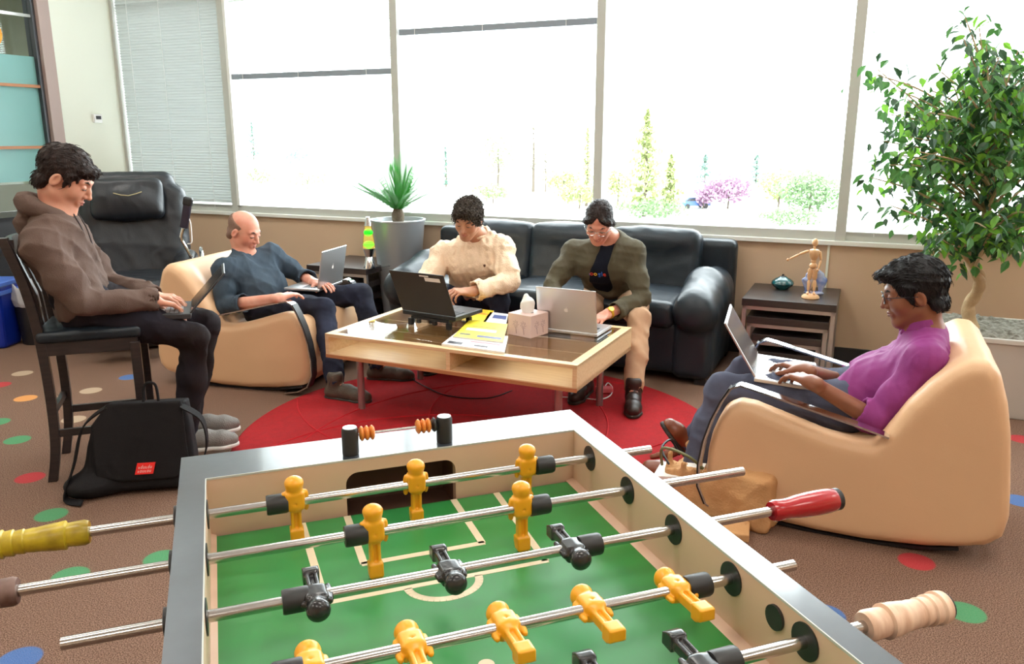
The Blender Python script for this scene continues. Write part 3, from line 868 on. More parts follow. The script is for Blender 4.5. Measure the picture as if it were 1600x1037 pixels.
# legs
for x in (.08, TWd-.08):
    for y in (-.12, -TL+.12):
        MB().hexa([(x-.06, y-.06, 0), (x+.06, y-.06, 0), (x+.06, y+.06, 0), (x-.06, y+.06, 0), (x-.075, y-.075, zb), (x+.075, y-.075, zb), (x+.075, y+.075, zb), (x-.075, y+.075, zb)]).build('leg', M_table_skin, ft, bevel=.008)
MB().box((.01, -TL+.01, zb-.02), (TWd-.01, -.01, zb)).build('bottom_panel', M_table_skin, ft)
MB().box((sw, -TL+ew, ZF-.04), (TWd-sw, -ew, ZF-.02)).build('field_support', M_table_skin, ft)

# one player figure: rod along x at the origin, feet down
def figure_mesh(material):
    k = Vol((-.024, -.03, -.085), (.024, .03, .055), .0022)
    k.cone((0, 0, -.004), (0, 0, .014), .0135, .0125, 0)                       # torso around the rod
    k.rbox((0, .0, .004), (.0155, .0130, .017), .006, k=.004)
    k.ball((0, 0, .031), .0150, .004); k.ell((0, 0, .034), (.0158, .0158, .0115), k=.0)
    k.cone((0, 0, .012), (0, 0, .022), .008, .008, .004)
    for s in (-1, 1):
        k.path([(s*.0165, 0, .015), (s*.0195, .002, .0), (s*.0180, .003, -.016)], [.0052, .0046, .0040], .0025)   # arms along the sides
    k.rbox((0, 0, -.030), (.0088, .0080, .026), .003, k=.005)                  # legs block
    k.rbox((0, .008, -.032), (.0032, .0045, .015), .001, k=.001, op='s'); k.rbox((0, -.008, -.032), (.0032, .0045, .015), .001, k=.001, op='s')
    k.rbox((0, 0, -.060), (.0112, .0115, .0120), .002, k=.003)                 # foot
    k.rbox((0, .016, -.060), (.012, .0045, .016), .001, R=np.array([[1,0,0],[0,math.cos(.5),math.sin(.5)],[0,-math.sin(.5),math.cos(.5)]]), k=.0, op='s')
    k.cone((0, -.02, .001), (0, -.0125, .001), .002, .002, .0, op='s')
    return k
fig_me = {}
for key, mt in (('yellow', M_orange_fig), ('black', M_black_fig)):
    o = figure_mesh(mt).mesh('proto_' + key, mt, None); fig_me[key] = o.data; bpy.data.objects.remove(o)
bump_me = {}
def bumper(parent, x, w=.034):
    b = MB().lathe([(.009, -w/2), (.0155, -w/2), (.0165, -w/2+.003), (.0165, w/2-.003), (.0155, w/2), (.009, w/2)], 22, frame((0, 1, 0), (0, 0, 1), (1, 0, 0), (x, 0, 0)))
    return b.build('bumper', M_rubber, parent, smooth=True)
def grip(parent, x0, x1, kind, M_):
    """handle between x0 (rod side) and x1"""
    s = 1 if x1 > x0 else -1; L_ = abs(x1-x0)
    prof = [(.0, 0), (.0150, 0), (.0175, .006), (.0165, .02), (.0165, .035), (.0185, .05), (.0200, .07), (.0205, .09), (.0200, L_-.02), (.0185, L_-.008), (.015, L_), (0, L_)]
    if kind == 'tape':
        prof = [(.0, 0), (.017, 0), (.0195, .006), (.0190, .018), (.0180, .030)]
        z = .032
        while z < L_-.01:
            prof += [(.0205+.002*math.sin(z*60), z), (.0190+.002*math.sin(z*60), z+.012)]; z += .014
        prof += [(.018, L_-.004), (.012, L_), (0, L_)]
    g = MB().lathe(prof, 26, frame((0, s, 0), (0, 0, 1), (s, 0, 0), (x0, 0, 0)), cap=False)
    h = g.build('handle', M_, parent, smooth=True)
    e = MB().lathe([(0, -.004), (.0175, -.004), (.0185, .0), (.0185, .009), (.016, .011), (0, .011)], 22, frame((0, s, 0), (0, 0, 1), (s, 0, 0), (x1-s*.008, 0, 0)), cap=False)
    e.build('end_cap', M_rubber, h, smooth=True)
    return h
def rod(k, x0, x1, color, men, bumps, rotx, handle=None):
    v = .187 + .15*k
    e = bpy.data.objects.new('rod', None)
    r = MB().tube([(x0, 0, 0), (x1, 0, 0)], .0079, 18)
    ro = r.build('rod', M_steel, ft, smooth=True); ro.location = (0, -v, ZR)
    for x in men:
        o = bpy.data.objects.new('player_figure', fig_me[color]); col.objects.link(o); o.parent = ro
        o.location = (x, 0, 0); o.rotation_euler = (rotx, 0, 0)
    for x in bumps: bumper(ro, x)
    if handle: grip(ro, *handle)
    for x in (0.0, TWd):
        s = 1 if x == 0 else -1
        MB().lathe([(.0085, 0), (.0235, 0), (.0235, .002), (.0085, .003)], 26, frame((0, s, 0), (0, 0, 1), (s, 0, 0), (x + s*sw, -v, ZR))).build('bearing', M_rubber, ft, smooth=True)
        MB().lathe([(.0085, 0), (.021, 0), (.021, .006), (.0085, .008)], 26, frame((0, -s, 0), (0, 0, 1), (-s, 0, 0), (x, -v, ZR))).build('bearing', M_rubber, ft, smooth=True)
    return ro
U = lambda x, k: u_on_rod(x, .187 + .15*k)
rod(0, -.26, .849, 'yellow', [U(461, 0), U(650, 0), U(823, 0)], [U(433, 0), U(850, 0)], 0.05, (-.127, -.27, 'tape', M_tape_yellow))
rod(1, -.30, .954, 'yellow', [U(584, 1), U(815, 1)], [U(556, 1), U(842, 1)], -.05, (-.194, -.33, 'tape', M_tape_brown))
rod(2, -.12, 1.03, 'black', [U(493, 2), U(702, 2), U(893, 2)], [U(462, 2), U(921, 2)], math.radians(90), (.901, 1.033, 'plain', M_handle_red))
rod(3, -.30, .8236, 'yellow', [U(486, 3), U(645, 3), U(792, 3), U(926, 3), U(1059, 3)], [U(1089, 3), U(450, 3)], math.radians(-92), (-.17, -.30, 'tape', M_tape_cream))
rod(4, -.12, .94, 'black', [U(1097, 4), U(1097, 4)-.12, U(1097, 4)-.24, U(1097, 4)-.36, U(1097, 4)-.48], [U(1132, 4), U(1097, 4)-.515], math.radians(90), (.808, .939, 'tape', M_tape_cream))
rod(5, -.28, .85, 'yellow', [.19, .38, .57], [.155, .605], 0, (-.15, -.28, 'plain', M_handle_red))
rod(6, -.10, 1.0, 'black', [.27, .49], [.235, .525], 0, (.87, 1.0, 'plain', M_handle_red))
rod(7, -.10, 1.0, 'black', [.19, .38, .57], [.155, .605], 0, (.87, 1.0, 'plain', M_handle_red))
# score counter on the far rim
sc_ = MB(); px0, px1 = .289, .465
for x in (px0, px1):
    MB().lathe([(0, 0), (.0145, 0), (.0150, .004), (.0150, .046), (.0130, .050), (.006, .0505), (0, .0495)], 26, Matrix.Translation((x, -.085, ZT)), cap=False).build('counter_post', M_rubber, ft, smooth=True)
    MB().lathe([(0, .0), (.0125, 0), (.0125, .001), (0, .001)], 24, Matrix.Translation((x, -.085, ZT+.0500)), cap=False).build('post_cap', M_silver, ft)
MB().tube([(px0, -.085, ZT+.036), (px1, -.085, ZT+.036)], .0022, 8).build('counter_wire', M_steel, ft)
bead = [(.003, -.0045), (.010, -.0040), (.0135, -.0012), (.0135, .0012), (.010, .0040), (.003, .0045)]
for x in [px0+.021+.0095*i for i in range(3)] + [px1-.050+.0095*i for i in range(3)]:
    MB().lathe(bead, 20, frame((0, 1, 0), (0, 0, 1), (1, 0, 0), (x, -.085, ZT+.036))).build('bead', M_bead, ft, smooth=True)
MB().lathe(bead, 20, frame((0, 1, 0), (0, 0, 1), (1, 0, 0), (px1-.020, -.085, ZT+.036))).build('bead', M_rubber, ft, smooth=True)
# ------------------------------------------------------------------ rug
rg = thing('round_rug', 'round red rug with curved raised seams under the coffee table', 'rug', (-.14, 3.83, 0))
o = MB().lathe([(0, 0), (1.215, 0), (1.225, .006), (1.215, .013), (0, .013)], 96, cap=False).build('pile', M_red, rg)
seam = MB()
for cx_, cy_, rr in ((.35, -.35, 1.25), (-.5, .2, 1.15), (.1, .75, 1.2), (-.2, -.7, .95), (.7, .3, 1.0)):
    run = []
    for i in range(181):
        a = 2*math.pi*i/180; x, y = cx_+rr*math.cos(a), cy_+rr*math.sin(a)
        if x*x+y*y < 1.20**2: run.append((x, y, .0135))
        elif len(run) > 1: seam.tube(run, .0045, 5); run = []
        else: run = []
    if len(run) > 1: seam.tube(run, .0045, 5)
seam.build('raised_seam', mat('rug_seam_red', srgb(182, 14, 28), .95), rg)

# ------------------------------------------------------------------ coffee table
CA = math.radians(25.5)
ct0 = at_z(901.7, 570.9, .45)      # near right corner of the top
# local: x along the long side towards the left end (far left), y away
cxl = np.array([-math.cos(CA), math.sin(CA), 0]); cyl = np.array([math.sin(CA), math.cos(CA), 0])
ct = thing('coffee_table', 'low birch coffee table with glass top on the red rug', 'coffee table', (ct0[0], ct0[1], 0), -CA)
TLn, TWc = 1.435, .84
X0, X1 = -TLn, 0.0          # table axes: x to the right, y away from the camera
zb_, zt_ = .322, .45
fw = .045
mb = MB(); mb.box((X0, 0, zb_), (X1, TWc, zb_+.02)); mb.build('bottom_shelf', M_birch, ct)
mb = MB(); mb.box((X1-.022, 0, zb_), (X1+.0, TWc, zt_-.004)); mb.build('side_board', M_birch, ct)
mb = MB(); mb.box((X0, 0, zb_), (X0+.022, TWc, zt_-.004)); mb.build('side_board', M_birch, ct)
xm = X0 + TLn*.525
for ya, yb in ((0, .30), (TWc-.30, TWc)):
    MB().box((xm-.011, ya, zb_+.02), (xm+.011, yb, zt_-.018)).build('divider', M_birch, ct)
MB().box((X0+.022, .30, zb_+.02), (X1-.022, .316, zt_-.03)).build('back_board', M_birch, ct)
MB().box((X0+.022, TWc-.316, zb_+.02), (X1-.022, TWc-.30, zt_-.03)).build('back_board', M_birch, ct)
fr = MB()
fr.box((X0, 0, zt_-.018), (X1, fw, zt_)); fr.box((X0, TWc-fw, zt_-.018), (X1, TWc, zt_)); fr.box((X0, fw, zt_-.018), (X0+fw, TWc-fw, zt_)); fr.box((X1-fw, fw, zt_-.018), (X1, TWc-fw, zt_))
fr.build('top_frame', M_birch, ct, bevel=.0015)
MB().box((X0-.001, -.0012, zb_-.004), (X1+.001, -.0, zb_+.014)).build('edge_strip', M_birch_edge, ct)
MB().box((X0+fw, fw, zt_-.009), (X1-fw, TWc-fw, zt_-.001)).build('glass_top', M_table_glass, ct)
for x in (X0+.135, X1-.135):
    for y in (.115, TWc-.115):
        MB().lathe([(.019, .0135), (.019, zb_)], 20, Matrix.Translation((x, y, 0))).build('leg', M_silver_leg, ct, smooth=True)
def TP(x, y, z=0):    # point on the table, world coordinates
    return np.array([ct0[0], ct0[1], 0]) + np.array([math.cos(CA), -math.sin(CA), 0])*x + cyl*y + np.array([0, 0, z])

# ------------------------------------------------------------------ rocking lounge chairs
PROFILE = [(.46,.055),(.505,.11),(.516,.18),(.512,.27),(.500,.345),(.478,.41),(.445,.462),(.405,.488),(.352,.486),(.27,.462),(.178,.434),(.09,.408),(.0,.392),(-.068,.392),
           (-.10,.43),(-.169,.555),(-.225,.635),(-.29,.705),(-.345,.740),(-.395,.738),(-.435,.700),(-.468,.60),(-.492,.48),(-.512,.32),(-.524,.19),(-.512,.115),(-.47,.075),(-.385,.050),(-.267,.028),(-.079,.012),(.1,.012),(.286,.026)]
def lounge_chair(label, origin, fdir):
    f = nrm([fdir[0], fdir[1], 0]); s = np.array([-f[1], f[0], 0])
    rot = math.atan2(f[1], f[0])
    t = thing('lounge_chair', label, 'chair', origin, rot, 'cream leather rocking lounge chairs')
    v = Vol((-.56, -.42, -.01), (.56, .42, .80), .0125)
    v.extrude(PROFILE, (0, 0, 0), np.eye(3), .385, .05, k=0)
    # seat hollow between the side bolsters, curling up the back
    seat = [(.60, .60), (.60, .47), (.40, .445), (.30, .40), (.15, .365), (.0, .352), (-.09, .36), (-.14, .43), (-.215, .58), (-.29, .72), (-.33, .9), (.3, 1.0)]
    v.extrude(seat, (0, 0, 0), np.eye(3), .265, .06, k=.05, op='s')
    v.folds(.0016, 9, 4)
    v.mesh('body', M_vinyl, t, world=False)
    b = MB()
    for y in (-.30, .30):
        pts = [(x, y, z-.006) for x, z in [(.44,.050),(.286,.024),(.1,.008),(-.079,.007),(-.267,.024),(-.385,.046)]]
        b.band(pts, (0, 1, 0), .10, .012)
    b.build('base_strip', M_black, t)
    # polished strap arms
    for y in (-.375, .375):
        pts = [(-.12, .435), (-.02, .462), (.1, .490), (.25, .526), (.36, .552), (.40, .560), (.432, .545), (.462, .49), (.495, .41), (.520, .32), (.534, .22), (.532, .13), (.50, .06), (.44, .028), (.35, .012)]
        MB().band([(x, y, z) for x, z in pts], (0, 1, 0), .052, .007).build('strap_arm', M_chrome, t, smooth=True)
        MB().band([(x+.0065, y, z) for x, z in pts[6:13]], (0, 1, 0), .054, .006).build('strap_edge', M_black, t, smooth=True)
    MB().band([(-.5165, -.20, .16), (-.521, -.20, .185)], (0, 1, 0), .05, .004).build('red_tab', M_red_label, t)
    return t, f, s
f5 = nrm([-.911, .413, 0]); lat5 = 2.98
s5 = np.array([.413, .911, 0])              # away from the camera (the sitter's right)
chair5_o = s5*(lat5+.385) + f5*0.0
chair5_o[2] = 0
c5, _, _ = lounge_chair('large cream leather rocking lounge chair at right holding the man in purple', chair5_o, f5)
r1 = math.radians(-15)
f2 = np.array([math.cos(r1), math.sin(r1), 0]); s2 = np.array([-math.sin(r1), math.cos(r1), 0])
A2 = at_z(450, 470, .56)
chair2_o = s2*(A2 @ s2 + .375) + f2*(A2 @ f2 - .40); chair2_o[2] = 0
c2, _, _ = lounge_chair('cream leather rocking lounge chair holding the bald man in the dark sweater', chair2_o, f2)
def CH(o, f, x, y, z):      # chair point: x forward, y to the sitter's left
    s = np.array([-f[1], f[0], 0]); return np.array(o) + f*x + s*y + np.array([0, 0, z])

# ------------------------------------------------------------------ sofa
sf_p0, sf_p1 = 3.43, 5.72
so = W((sf_p0+sf_p1)/2, 0, 0)
sofa = thing('sofa', 'black leather sofa with puffed arms along the window wall', 'sofa', so, -WA)
hw = (sf_p1-sf_p0)/2
def svol(lo, hi, h=.015): return Vol(lo, hi, h)
v = svol((-hw-.02, -1.0, .03), (hw+.02, -.02, .45))       # base
v.rbox((0, -.50, .22), (hw-.03, .42, .17), .05, k=0); v.folds(.003, 10, 2)
v.mesh('base', M_leather, sofa, world=False)
nb = 3
for i in range(nb):
    w = (2*hw-.50)/nb; xc = -hw+.25+w*(i+.5)
    v = svol((xc-w/2-.04, -1.0, .28), (xc+w/2+.04, -.25, .56))
    v.rbox((xc, -.62, .42), (w/2+.004, .34, .085), .06, k=0); v.ell((xc, -.62, .47), (w/2*.85, .28, .05), k=.05); v.folds(.004, 9, 11+i)
    v.mesh('seat_cushion', M_leather, sofa, world=False)
    v = svol((xc-w/2-.05, -.48, .36), (xc+w/2+.05, -.0, .96))
    a = math.radians(12); Rb = np.array([[1,0,0],[0,math.cos(a),math.sin(a)],[0,-math.sin(a),math.cos(a)]]).T
    Rb = np.array([[1,0,0],[0,math.cos(a),math.sin(a)],[0,-math.sin(a),math.cos(a)]])
    v.rbox((xc, -.245, .60), (w/2+.012, .11, .26), .06, R=Rb, k=0)
    v.ell((xc, -.235, .785), (w/2*.99, .125, .085), k=.06)
    v.folds(.005, 9, 21+i); v.folds(.003, 26, 31+i)
    v.mesh('back_cushion', M_leather, sofa, world=False)
v = svol((-hw-.02, -.24, .05), (hw+.02, -.02, .86)); v.rbox((0, -.11, .43), (hw-.02, .07, .37), .05, k=0); v.mesh('back_frame', M_leather, sofa, world=False)
for s in (-1, 1):
    xc = s*(hw-.14)
    v = svol((xc-.20, -1.04, .02), (xc+.20, -.05, .76))
    v.rbox((xc, -.50, .25), (.125, .44, .22), .06, k=0)
    v.path([(xc, -.22, .53), (xc, -.55, .535), (xc, -.88, .485)], [.10, .125, .115], .06)
    v.path([(xc+s*.03, -.25, .49), (xc+s*.03, -.90, .44)], [.10, .11], .05)
    v.ell((xc, -.95, .455), (.11, .06, .09), k=.05)
    v.folds(.005, 11, 41+s)
    v.mesh('arm', M_leather, sofa, world=False)
for x in (-hw+.08, hw-.08):
    for y in (-.86, -.12): MB().cbox((x, y, .03), (.07, .07, .06)).build('foot', M_black, sofa)

# ------------------------------------------------------------------ nesting side tables
def nest_tables(label, p0, p1, q0, q1, ztop, n=4):
    c = W((p0+p1)/2, (q0+q1)/2)
    t = thing('nesting_tables', label, 'side table', c, -WA, 'black and silver nesting side tables')
    w, d = (p1-p0)/2, (q1-q0)/2
    for i in range(n):
        ww = w - .034*i; z = ztop - .112*i; dd = d-.012*i
        b = MB(); b.box((-ww, -dd, z-.045), (ww, dd, z)); top = b.build('tabletop', M_black_wood, t, bevel=.002)
        fr = MB()
        for y in (-dd+.02, dd-.02):
            fr.box((-ww+.004, y-.012, z-.068), (ww-.004, y+.012, z-.045))
            for s in (-1, 1): fr.box((s*(ww-.016)-.012, y-.012, 0), (s*(ww-.016)+.012, y+.012, z-.045))
            if i: pass
        for s in (-1, 1): fr.box((s*(ww-.016)-.012, -dd+.02, .0), (s*(ww-.016)+.012, dd-.02, .022))
        fr.build('frame', M_silver_leg, t)
    return t
nest_tables('set of black nesting tables with silver frames right of the sofa', 5.815, 6.36, .02, .60, .50)
nest_tables('black nesting tables with silver frames under the lava lamp, left of sofa', 2.52, 3.07, .05, .62, .50)

# teal pot, mannequin, blue glass piece
P = at_z(1222, 451, .50)
v = Vol((-.09, -.09, -.002), (.09, .09, .12), .004)
tp = thing('oil_pot', 'small squat teal glazed pot with dark lid on the side table', 'pot', P)
MB().lathe([(0, 0), (.038, 0), (.045, .006), (.062, .022), (.072, .038), (.068, .052), (.048, .068), (.026, .078), (.022, .082)], 32, cap=False).build('body', M_teal, tp, smooth=True)
MB().lathe([(0, .088), (.012, .087), (.020, .083), (.024, .079)], 24, cap=False).build('lid', M_black, tp, smooth=True)
MB().lathe([(0, .098), (.008, .096), (.007, .088)], 16, cap=False).build('lid_knob', M_black, tp, smooth=True)
P = at_z(1266, 466, .50)
mq = thing('artist_mannequin', 'pale jointed wooden artist mannequin with one arm stretched out, on round base', 'mannequin', P, math.radians(-20))
MB().lathe([(0, 0), (.050, 0), (.053, .006), (.050, .016), (.040, .024), (0, .024)], 28, cap=False).build('base', M_wood_pale, mq, smooth=True)
def bone(a, b, ra, rb, name):
    a = np.array(a, float); b = np.array(b, float); n = 7
    pts = [a + (b-a)*i/(n-1) for i in range(n)]
    rs = [ra*.6] + [ra + (rb-ra)*i/(n-1) for i in range(1, n-1)] + [rb*.5]
    return MB().tube(pts, rs, 12).build(name, M_wood_pale, mq, smooth=True)
def kball(c, r, sz=1.0):
    return MB().lathe([(0, -r*sz)] + [(r*math.cos(a), r*sz*math.sin(a)) for a in np.linspace(-1.4, 1.4, 9)] + [(0, r*sz)], 16, Matrix.Translation(c), cap=False)
for s in (-1, 1):
    bone((s*.017, 0, .046), (s*.016, .004, .112), .008, .011, 'shin'); bone((s*.016, .004, .114), (s*.014, 0, .188), .012, .015, 'thigh')
    bone((s*.020, -.022, .030), (s*.017, .01, .036), .007, .009, 'foot')
kball((0, 0, .203), .024, .8).build('pelvis', M_wood_pale, mq, smooth=True)
kball((0, 0, .232), .016, 1).build('waist', M_wood_pale, mq, smooth=True)
MB().lathe([(.014, .238), (.024, .255), (.031, .285), (.027, .300), (.010, .306)], 20).build('chest', M_wood_pale, mq, smooth=True)
bone((0, 0, .303), (0, 0, .322), .007, .007, 'neck')
kball((0, -.002, .345), .018, 1.4).build('head', M_wood_pale, mq, smooth=True)
bone((-.032, 0, .293), (-.085, -.02, .272), .009, .008, 'upper_arm'); bone((-.086, -.02, .271), (-.138, -.04, .243), .008, .006, 'forearm')
kball((-.148, -.043, .238), .008, 1.1).build('hand', M_wood_pale, mq, smooth=True)
bone((.032, 0, .293), (.042, .0, .238), .009, .008, 'upper_arm'); bone((.042, 0, .236), (.03, -.03, .190), .008, .006, 'forearm')
kball((.027, -.035, .182), .008, 1.1).build('hand', M_wood_pale, mq, smooth=True)
MB().tube([(0, .02, .02), (0, .02, .20)], .003, 8).build('support_wire', M_steel, mq)
P = at_z(1271, 459, .50)
bg = thing('glass_ornament', 'blue and white glass ornament standing behind the wooden mannequin', 'ornament', P)
v = Vol((-.08, -.05, 0), (.08, .05, .17), .004)
v.path([(-.042, 0, .012), (-.045, 0, .08), (-.02, 0, .125)], [.012, .026, .018], .02)
v.path([(.042, 0, .012), (.045, 0, .08), (.02, 0, .125)], [.012, .026, .018], .02)
v.path([(-.045, 0, .125), (0, 0, .14), (.045, 0, .125)], [.012, .02, .012], .02); v.rbox((0, 0, .006), (.055, .03, .006), .002, k=.01)
v.ball((-.068, 0, .09), .013, .01); v.ball((.068, 0, .09), .013, .01)
v.mesh('body', M_blue_glass, bg, world=False)

# ------------------------------------------------------------------ cycad in silver planter
pc = at_Y(624, 400, 6.05); pc = W(3.33, .34)
py0 = .0
def planter_place(xpx, q): # point in the room at distance q from the window wall in image column xpx near the floor
    return at_plane(xpx, 400, -wb, float(-wb @ (WC + wb*q)))
pp = planter_place(624, .25)
pt = thing('planter', 'tall tapered silver planter left of the sofa holding the small palm', 'planter', (pp[0], pp[1], 0))
MB().lathe([(0, 0), (.125, 0), (.128, .01), (.205, .825), (.213, .835), (.213, .845), (.198, .845), (.192, .80), (0, .80)], 40, cap=False).build('pot', M_planter_silver, pt, smooth=True)
MB().lathe([(0, .826), (.10, .822), (.192, .812)], 32, cap=False).build('pebbles', M_pebbles, pt, smooth=True)
cy = thing('sago_palm', 'small sago palm with stiff arching green fronds in the silver planter', 'palm', (pp[0], pp[1], .82))
MB().lathe([(.0, -.03), (.035, -.02), (.048, .02), (.05, .06), (.035, .10), (.015, .115), (0, .118)], 18, cap=False).build('trunk', M_trunk, cy, smooth=True)
rng = random.Random(3)
for i in range(26):
    a = i*2.399 + rng.uniform(-.2, .2); tilt = rng.uniform(.50, .98) if i % 3 else rng.uniform(.05, .5)
    L_ = rng.uniform(.38, .52); fm = MB()
    pts = []; n = 14
    for k in range(n+1):
        u = k/n; r = L_*(math.sin(tilt)*u + .14*u*u*math.sin(tilt)); z = .09 + L_*(math.cos(tilt)*u - .16*u*u*tilt)
        pts.append(np.array([r*math.cos(a), r*math.sin(a), z]))
    fm.tube(pts, [.0035*(1-.8*k/n) for k in range(n+1)], 5)
    side = np.array([-math.sin(a), math.cos(a), 0])
    for k in range(2, 40):
        u = k/40; idx = min(int(u*n), n-1); fr_ = u*n-idx; p = pts[idx]*(1-fr_)+pts[idx+1]*fr_
        d = nrm(pts[idx+1]-pts[idx]); up = np.cross(side, d)
        ll = .085*(math.sin(math.pi*min(1, u*.95+.08)))**.6
        for s in (-1, 1):
            e = p + (side*s*.80 + d*.62 + up*.22)*ll; m_ = (p+e)/2 + up*.002; w_ = d*.0030
            fm.add([p-w_, p+w_, m_+w_, e, m_-w_], [(0, 1, 2, 3, 4)])
    fm.build('frond', M_cycad, cy)
# lava lamp
P = at_z(577, 419, .50) + np.array([0, .02, 0])
ll = thing('lava_lamp', 'lava lamp with green wax in yellow liquid and silver cones', 'lamp', P)
MB().lathe([(0, 0), (.050, 0), (.050, .004), (.030, .075), (.026, .085), (.030, .095), (.047, .150), (0, .150)], 32, cap=False).build('base', M_chrome, ll, smooth=True)
MB().lathe([(.047, .152), (.050, .155), (.026, .320), (0, .320)], 32, cap=False).build('bottle', clear_mat('lava_glass', (1, .95, .62), .02, 1.4), ll, smooth=True)
MB().lathe([(0, .153), (.045, .153), (.024, .312), (0, .312)], 32, cap=False).build('liquid', M_lava_liquid, ll, smooth=True)
MB().lathe([(0, .321), (.027, .319), (.014, .385), (0, .387)], 28, cap=False).build('cap', M_chrome, ll, smooth=True)
for z, r, q in ((.178, .042, .65), (.268, .0345, .85)):
    kb = MB().lathe([(0, -r*q)] + [(r*math.cos(a), r*q*math.sin(a)) for a in np.linspace(-1.4, 1.4, 11)] + [(0, r*q)], 22, Matrix.Translation((0, 0, z)), cap=False)
    kb.build('wax_blob', M_lava_green, ll, smooth=True)
MB().tube([(.05, 0, .006), (.09, .02, .004), (.14, .06, .004), (.16, .14, .004)], .003, 6).build('cord', M_black, ll)

# ------------------------------------------------------------------ ficus in planter
fq = planter_place(1572, .62)
fp = thing('square_planter', 'large tapered grey-white square planter in the right corner under the ficus', 'planter', (fq[0], fq[1], 0), -WA)
def frust(w0, w1, z0, z1): return [(-w0, -w0, z0), (w0, -w0, z0), (w0, w0, z0), (-w0, w0, z0), (-w1, -w1, z1), (w1, -w1, z1), (w1, w1, z1), (-w1, w1, z1)]
MB().hexa(frust(.20, .29, 0, .44)).build('pot', M_planter_white, fp, bevel=.006)
m_ = MB()
for (x0, y0, x1, y1) in ((-.30, -.30, .30, -.27), (-.30, .27, .30, .30), (-.30, -.27, -.27, .27), (.27, -.27, .30, .27)): m_.box((x0, y0, .425), (x1, y1, .45))
m_.build('rim', M_planter_white, fp, bevel=.003)
v = Vol((-.29, -.29, .40), (.29, .29, .50), .008); v.rbox((0, 0, .41), (.272, .272, .045), .02, k=0); v.noise(.012, 60, 3); v.mesh('moss', M_soil, fp, world=False)
fi = thing('ficus_tree', 'tall ficus with twisted pale trunk and spreading green leaves', 'tree', (fq[0], fq[1], .44))
fY = fq[1]
def FP(x, y, dY=0): return at_Y(x, y, fY+dY) - np.array([fq[0], fq[1], .44])
tr = [FP(1522, 520), FP(1514, 495, .02), FP(1514, 476, .03), FP(1526, 458, .0), FP(1531, 440, -.03), FP(1523, 424, -.02), FP(1517, 410, .02), FP(1527, 396, .03), FP(1536, 372), FP(1540, 340, -.03), FP(1545, 300, .02), FP(1553, 262)]
def smooth_pts(P, n=5):
    P = [np.array(p, float) for p in P]; out = []
    for i in range(len(P)-1):
        p0, p1, p2, p3 = P[max(i-1, 0)], P[i], P[i+1], P[min(i+2, len(P)-1)]
        for k in range(n):
            t = k/n; out.append(.5*((2*p1)+(-p0+p2)*t+(2*p0-5*p1+4*p2-p3)*t*t+(-p0+3*p1-3*p2+p3)*t**3))
    return out + [P[-1]]
tp_ = smooth_pts(tr); n_ = len(tp_)
tb = MB().tube(tp_, [.036-.018*i/n_ + .002*math.sin(i*1.1) for i in range(n_)], 14)
tr2 = [p + np.array([.028*math.sin(i*.35), .028*math.cos(i*.35), 0]) for i, p in enumerate(tp_[18:])]
tb.tube(tr2, [.016-.008*i/len(tr2) for i in range(len(tr2))], 10)
tb.build('trunk', M_bark, fi, smooth=True)
rng = random.Random(11)
# crown outline in picture units -> leaves are placed in a rounded volume of the same size
outline = [(1500, 12), (1545, 45), (1600, 70), (1660, 130), (1690, 220), (1670, 320), (1600, 372), (1545, 400), (1500, 355), (1448, 392), (1432, 340), (1380, 352), (1385, 300), (1345, 262), (1362, 215), (1350, 150), (1370, 96), (1440, 105), (1490, 70)]
def inside(x, y, P):
    c = False; j = len(P)-1
    for i in range(len(P)):
        if (P[i][1] > y) != (P[j][1] > y) and x < (P[j][0]-P[i][0])*(y-P[i][1])/(P[j][1]-P[i][1])+P[i][0]: c = not c
        j = i
    return c
leaf_sets = {'l': MB(), 'm': MB(), 'd': MB()}
br = MB(); twigs = []
base_pts = tp_[-30:]
for i in range(120):
    for _ in range(60):
        x, y = rng.uniform(1345, 1690), rng.uniform(15, 392)
        if inside(x, y, outline): break
    dy = rng.uniform(-.48, .36)*min(1, .4+abs(x-1340)/160)
    e = FP(x, y, dy)
    zmax = e[2]-.10 if e[2] > base_pts[0][2]+.25 else e[2]
    b0 = min(base_pts, key=lambda p: abs(p[2]-max(min(zmax-.25*rng.random(), base_pts[-1][2]), base_pts[0][2])))
    mid = (b0+e)/2 + np.array([rng.uniform(-.05, .05), rng.uniform(-.05, .05), rng.uniform(.0, .12)])
    pts = smooth_pts([b0, mid, e], 5)
    rr0 = .009
    br.tube(pts, [rr0-(rr0-.0022)*k/(len(pts)-1) for k in range(len(pts))], 6)
    twigs.append(pts)
br.build('branch', M_bark, fi, smooth=True)
def leaf(mb, p, d, droop, s):
    d = nrm(d + np.array([0, 0, -droop])); side = np.cross(d, [0, 0, 1.0])
    if np.linalg.norm(side) < .1: side = np.array([1.0, 0, 0])
    side = nrm(side); ang = rng.uniform(-1.0, 1.0); up = np.cross(side, d)
    side = side*math.cos(ang) + up*math.sin(ang); up = np.cross(side, d)
    L_ = .062*s; w = .017*s
    q = lambda a, b, c: p + d*L_*a + side*w*b + up*w*c
    mb.add([q(0, 0, 0), q(.25, .75, .3), q(.5, 1, .35), q(.8, .55, .15), q(1.08, 0, -.25), q(.8, -.55, .15), q(.5, -1, .35), q(.25, -.75, .3), q(.5, 0, 0)],
           [(0, 1, 8), (1, 2, 8), (2, 3, 8), (3, 4, 8), (4, 5, 8), (5, 6, 8), (6, 7, 8), (7, 0, 8)])
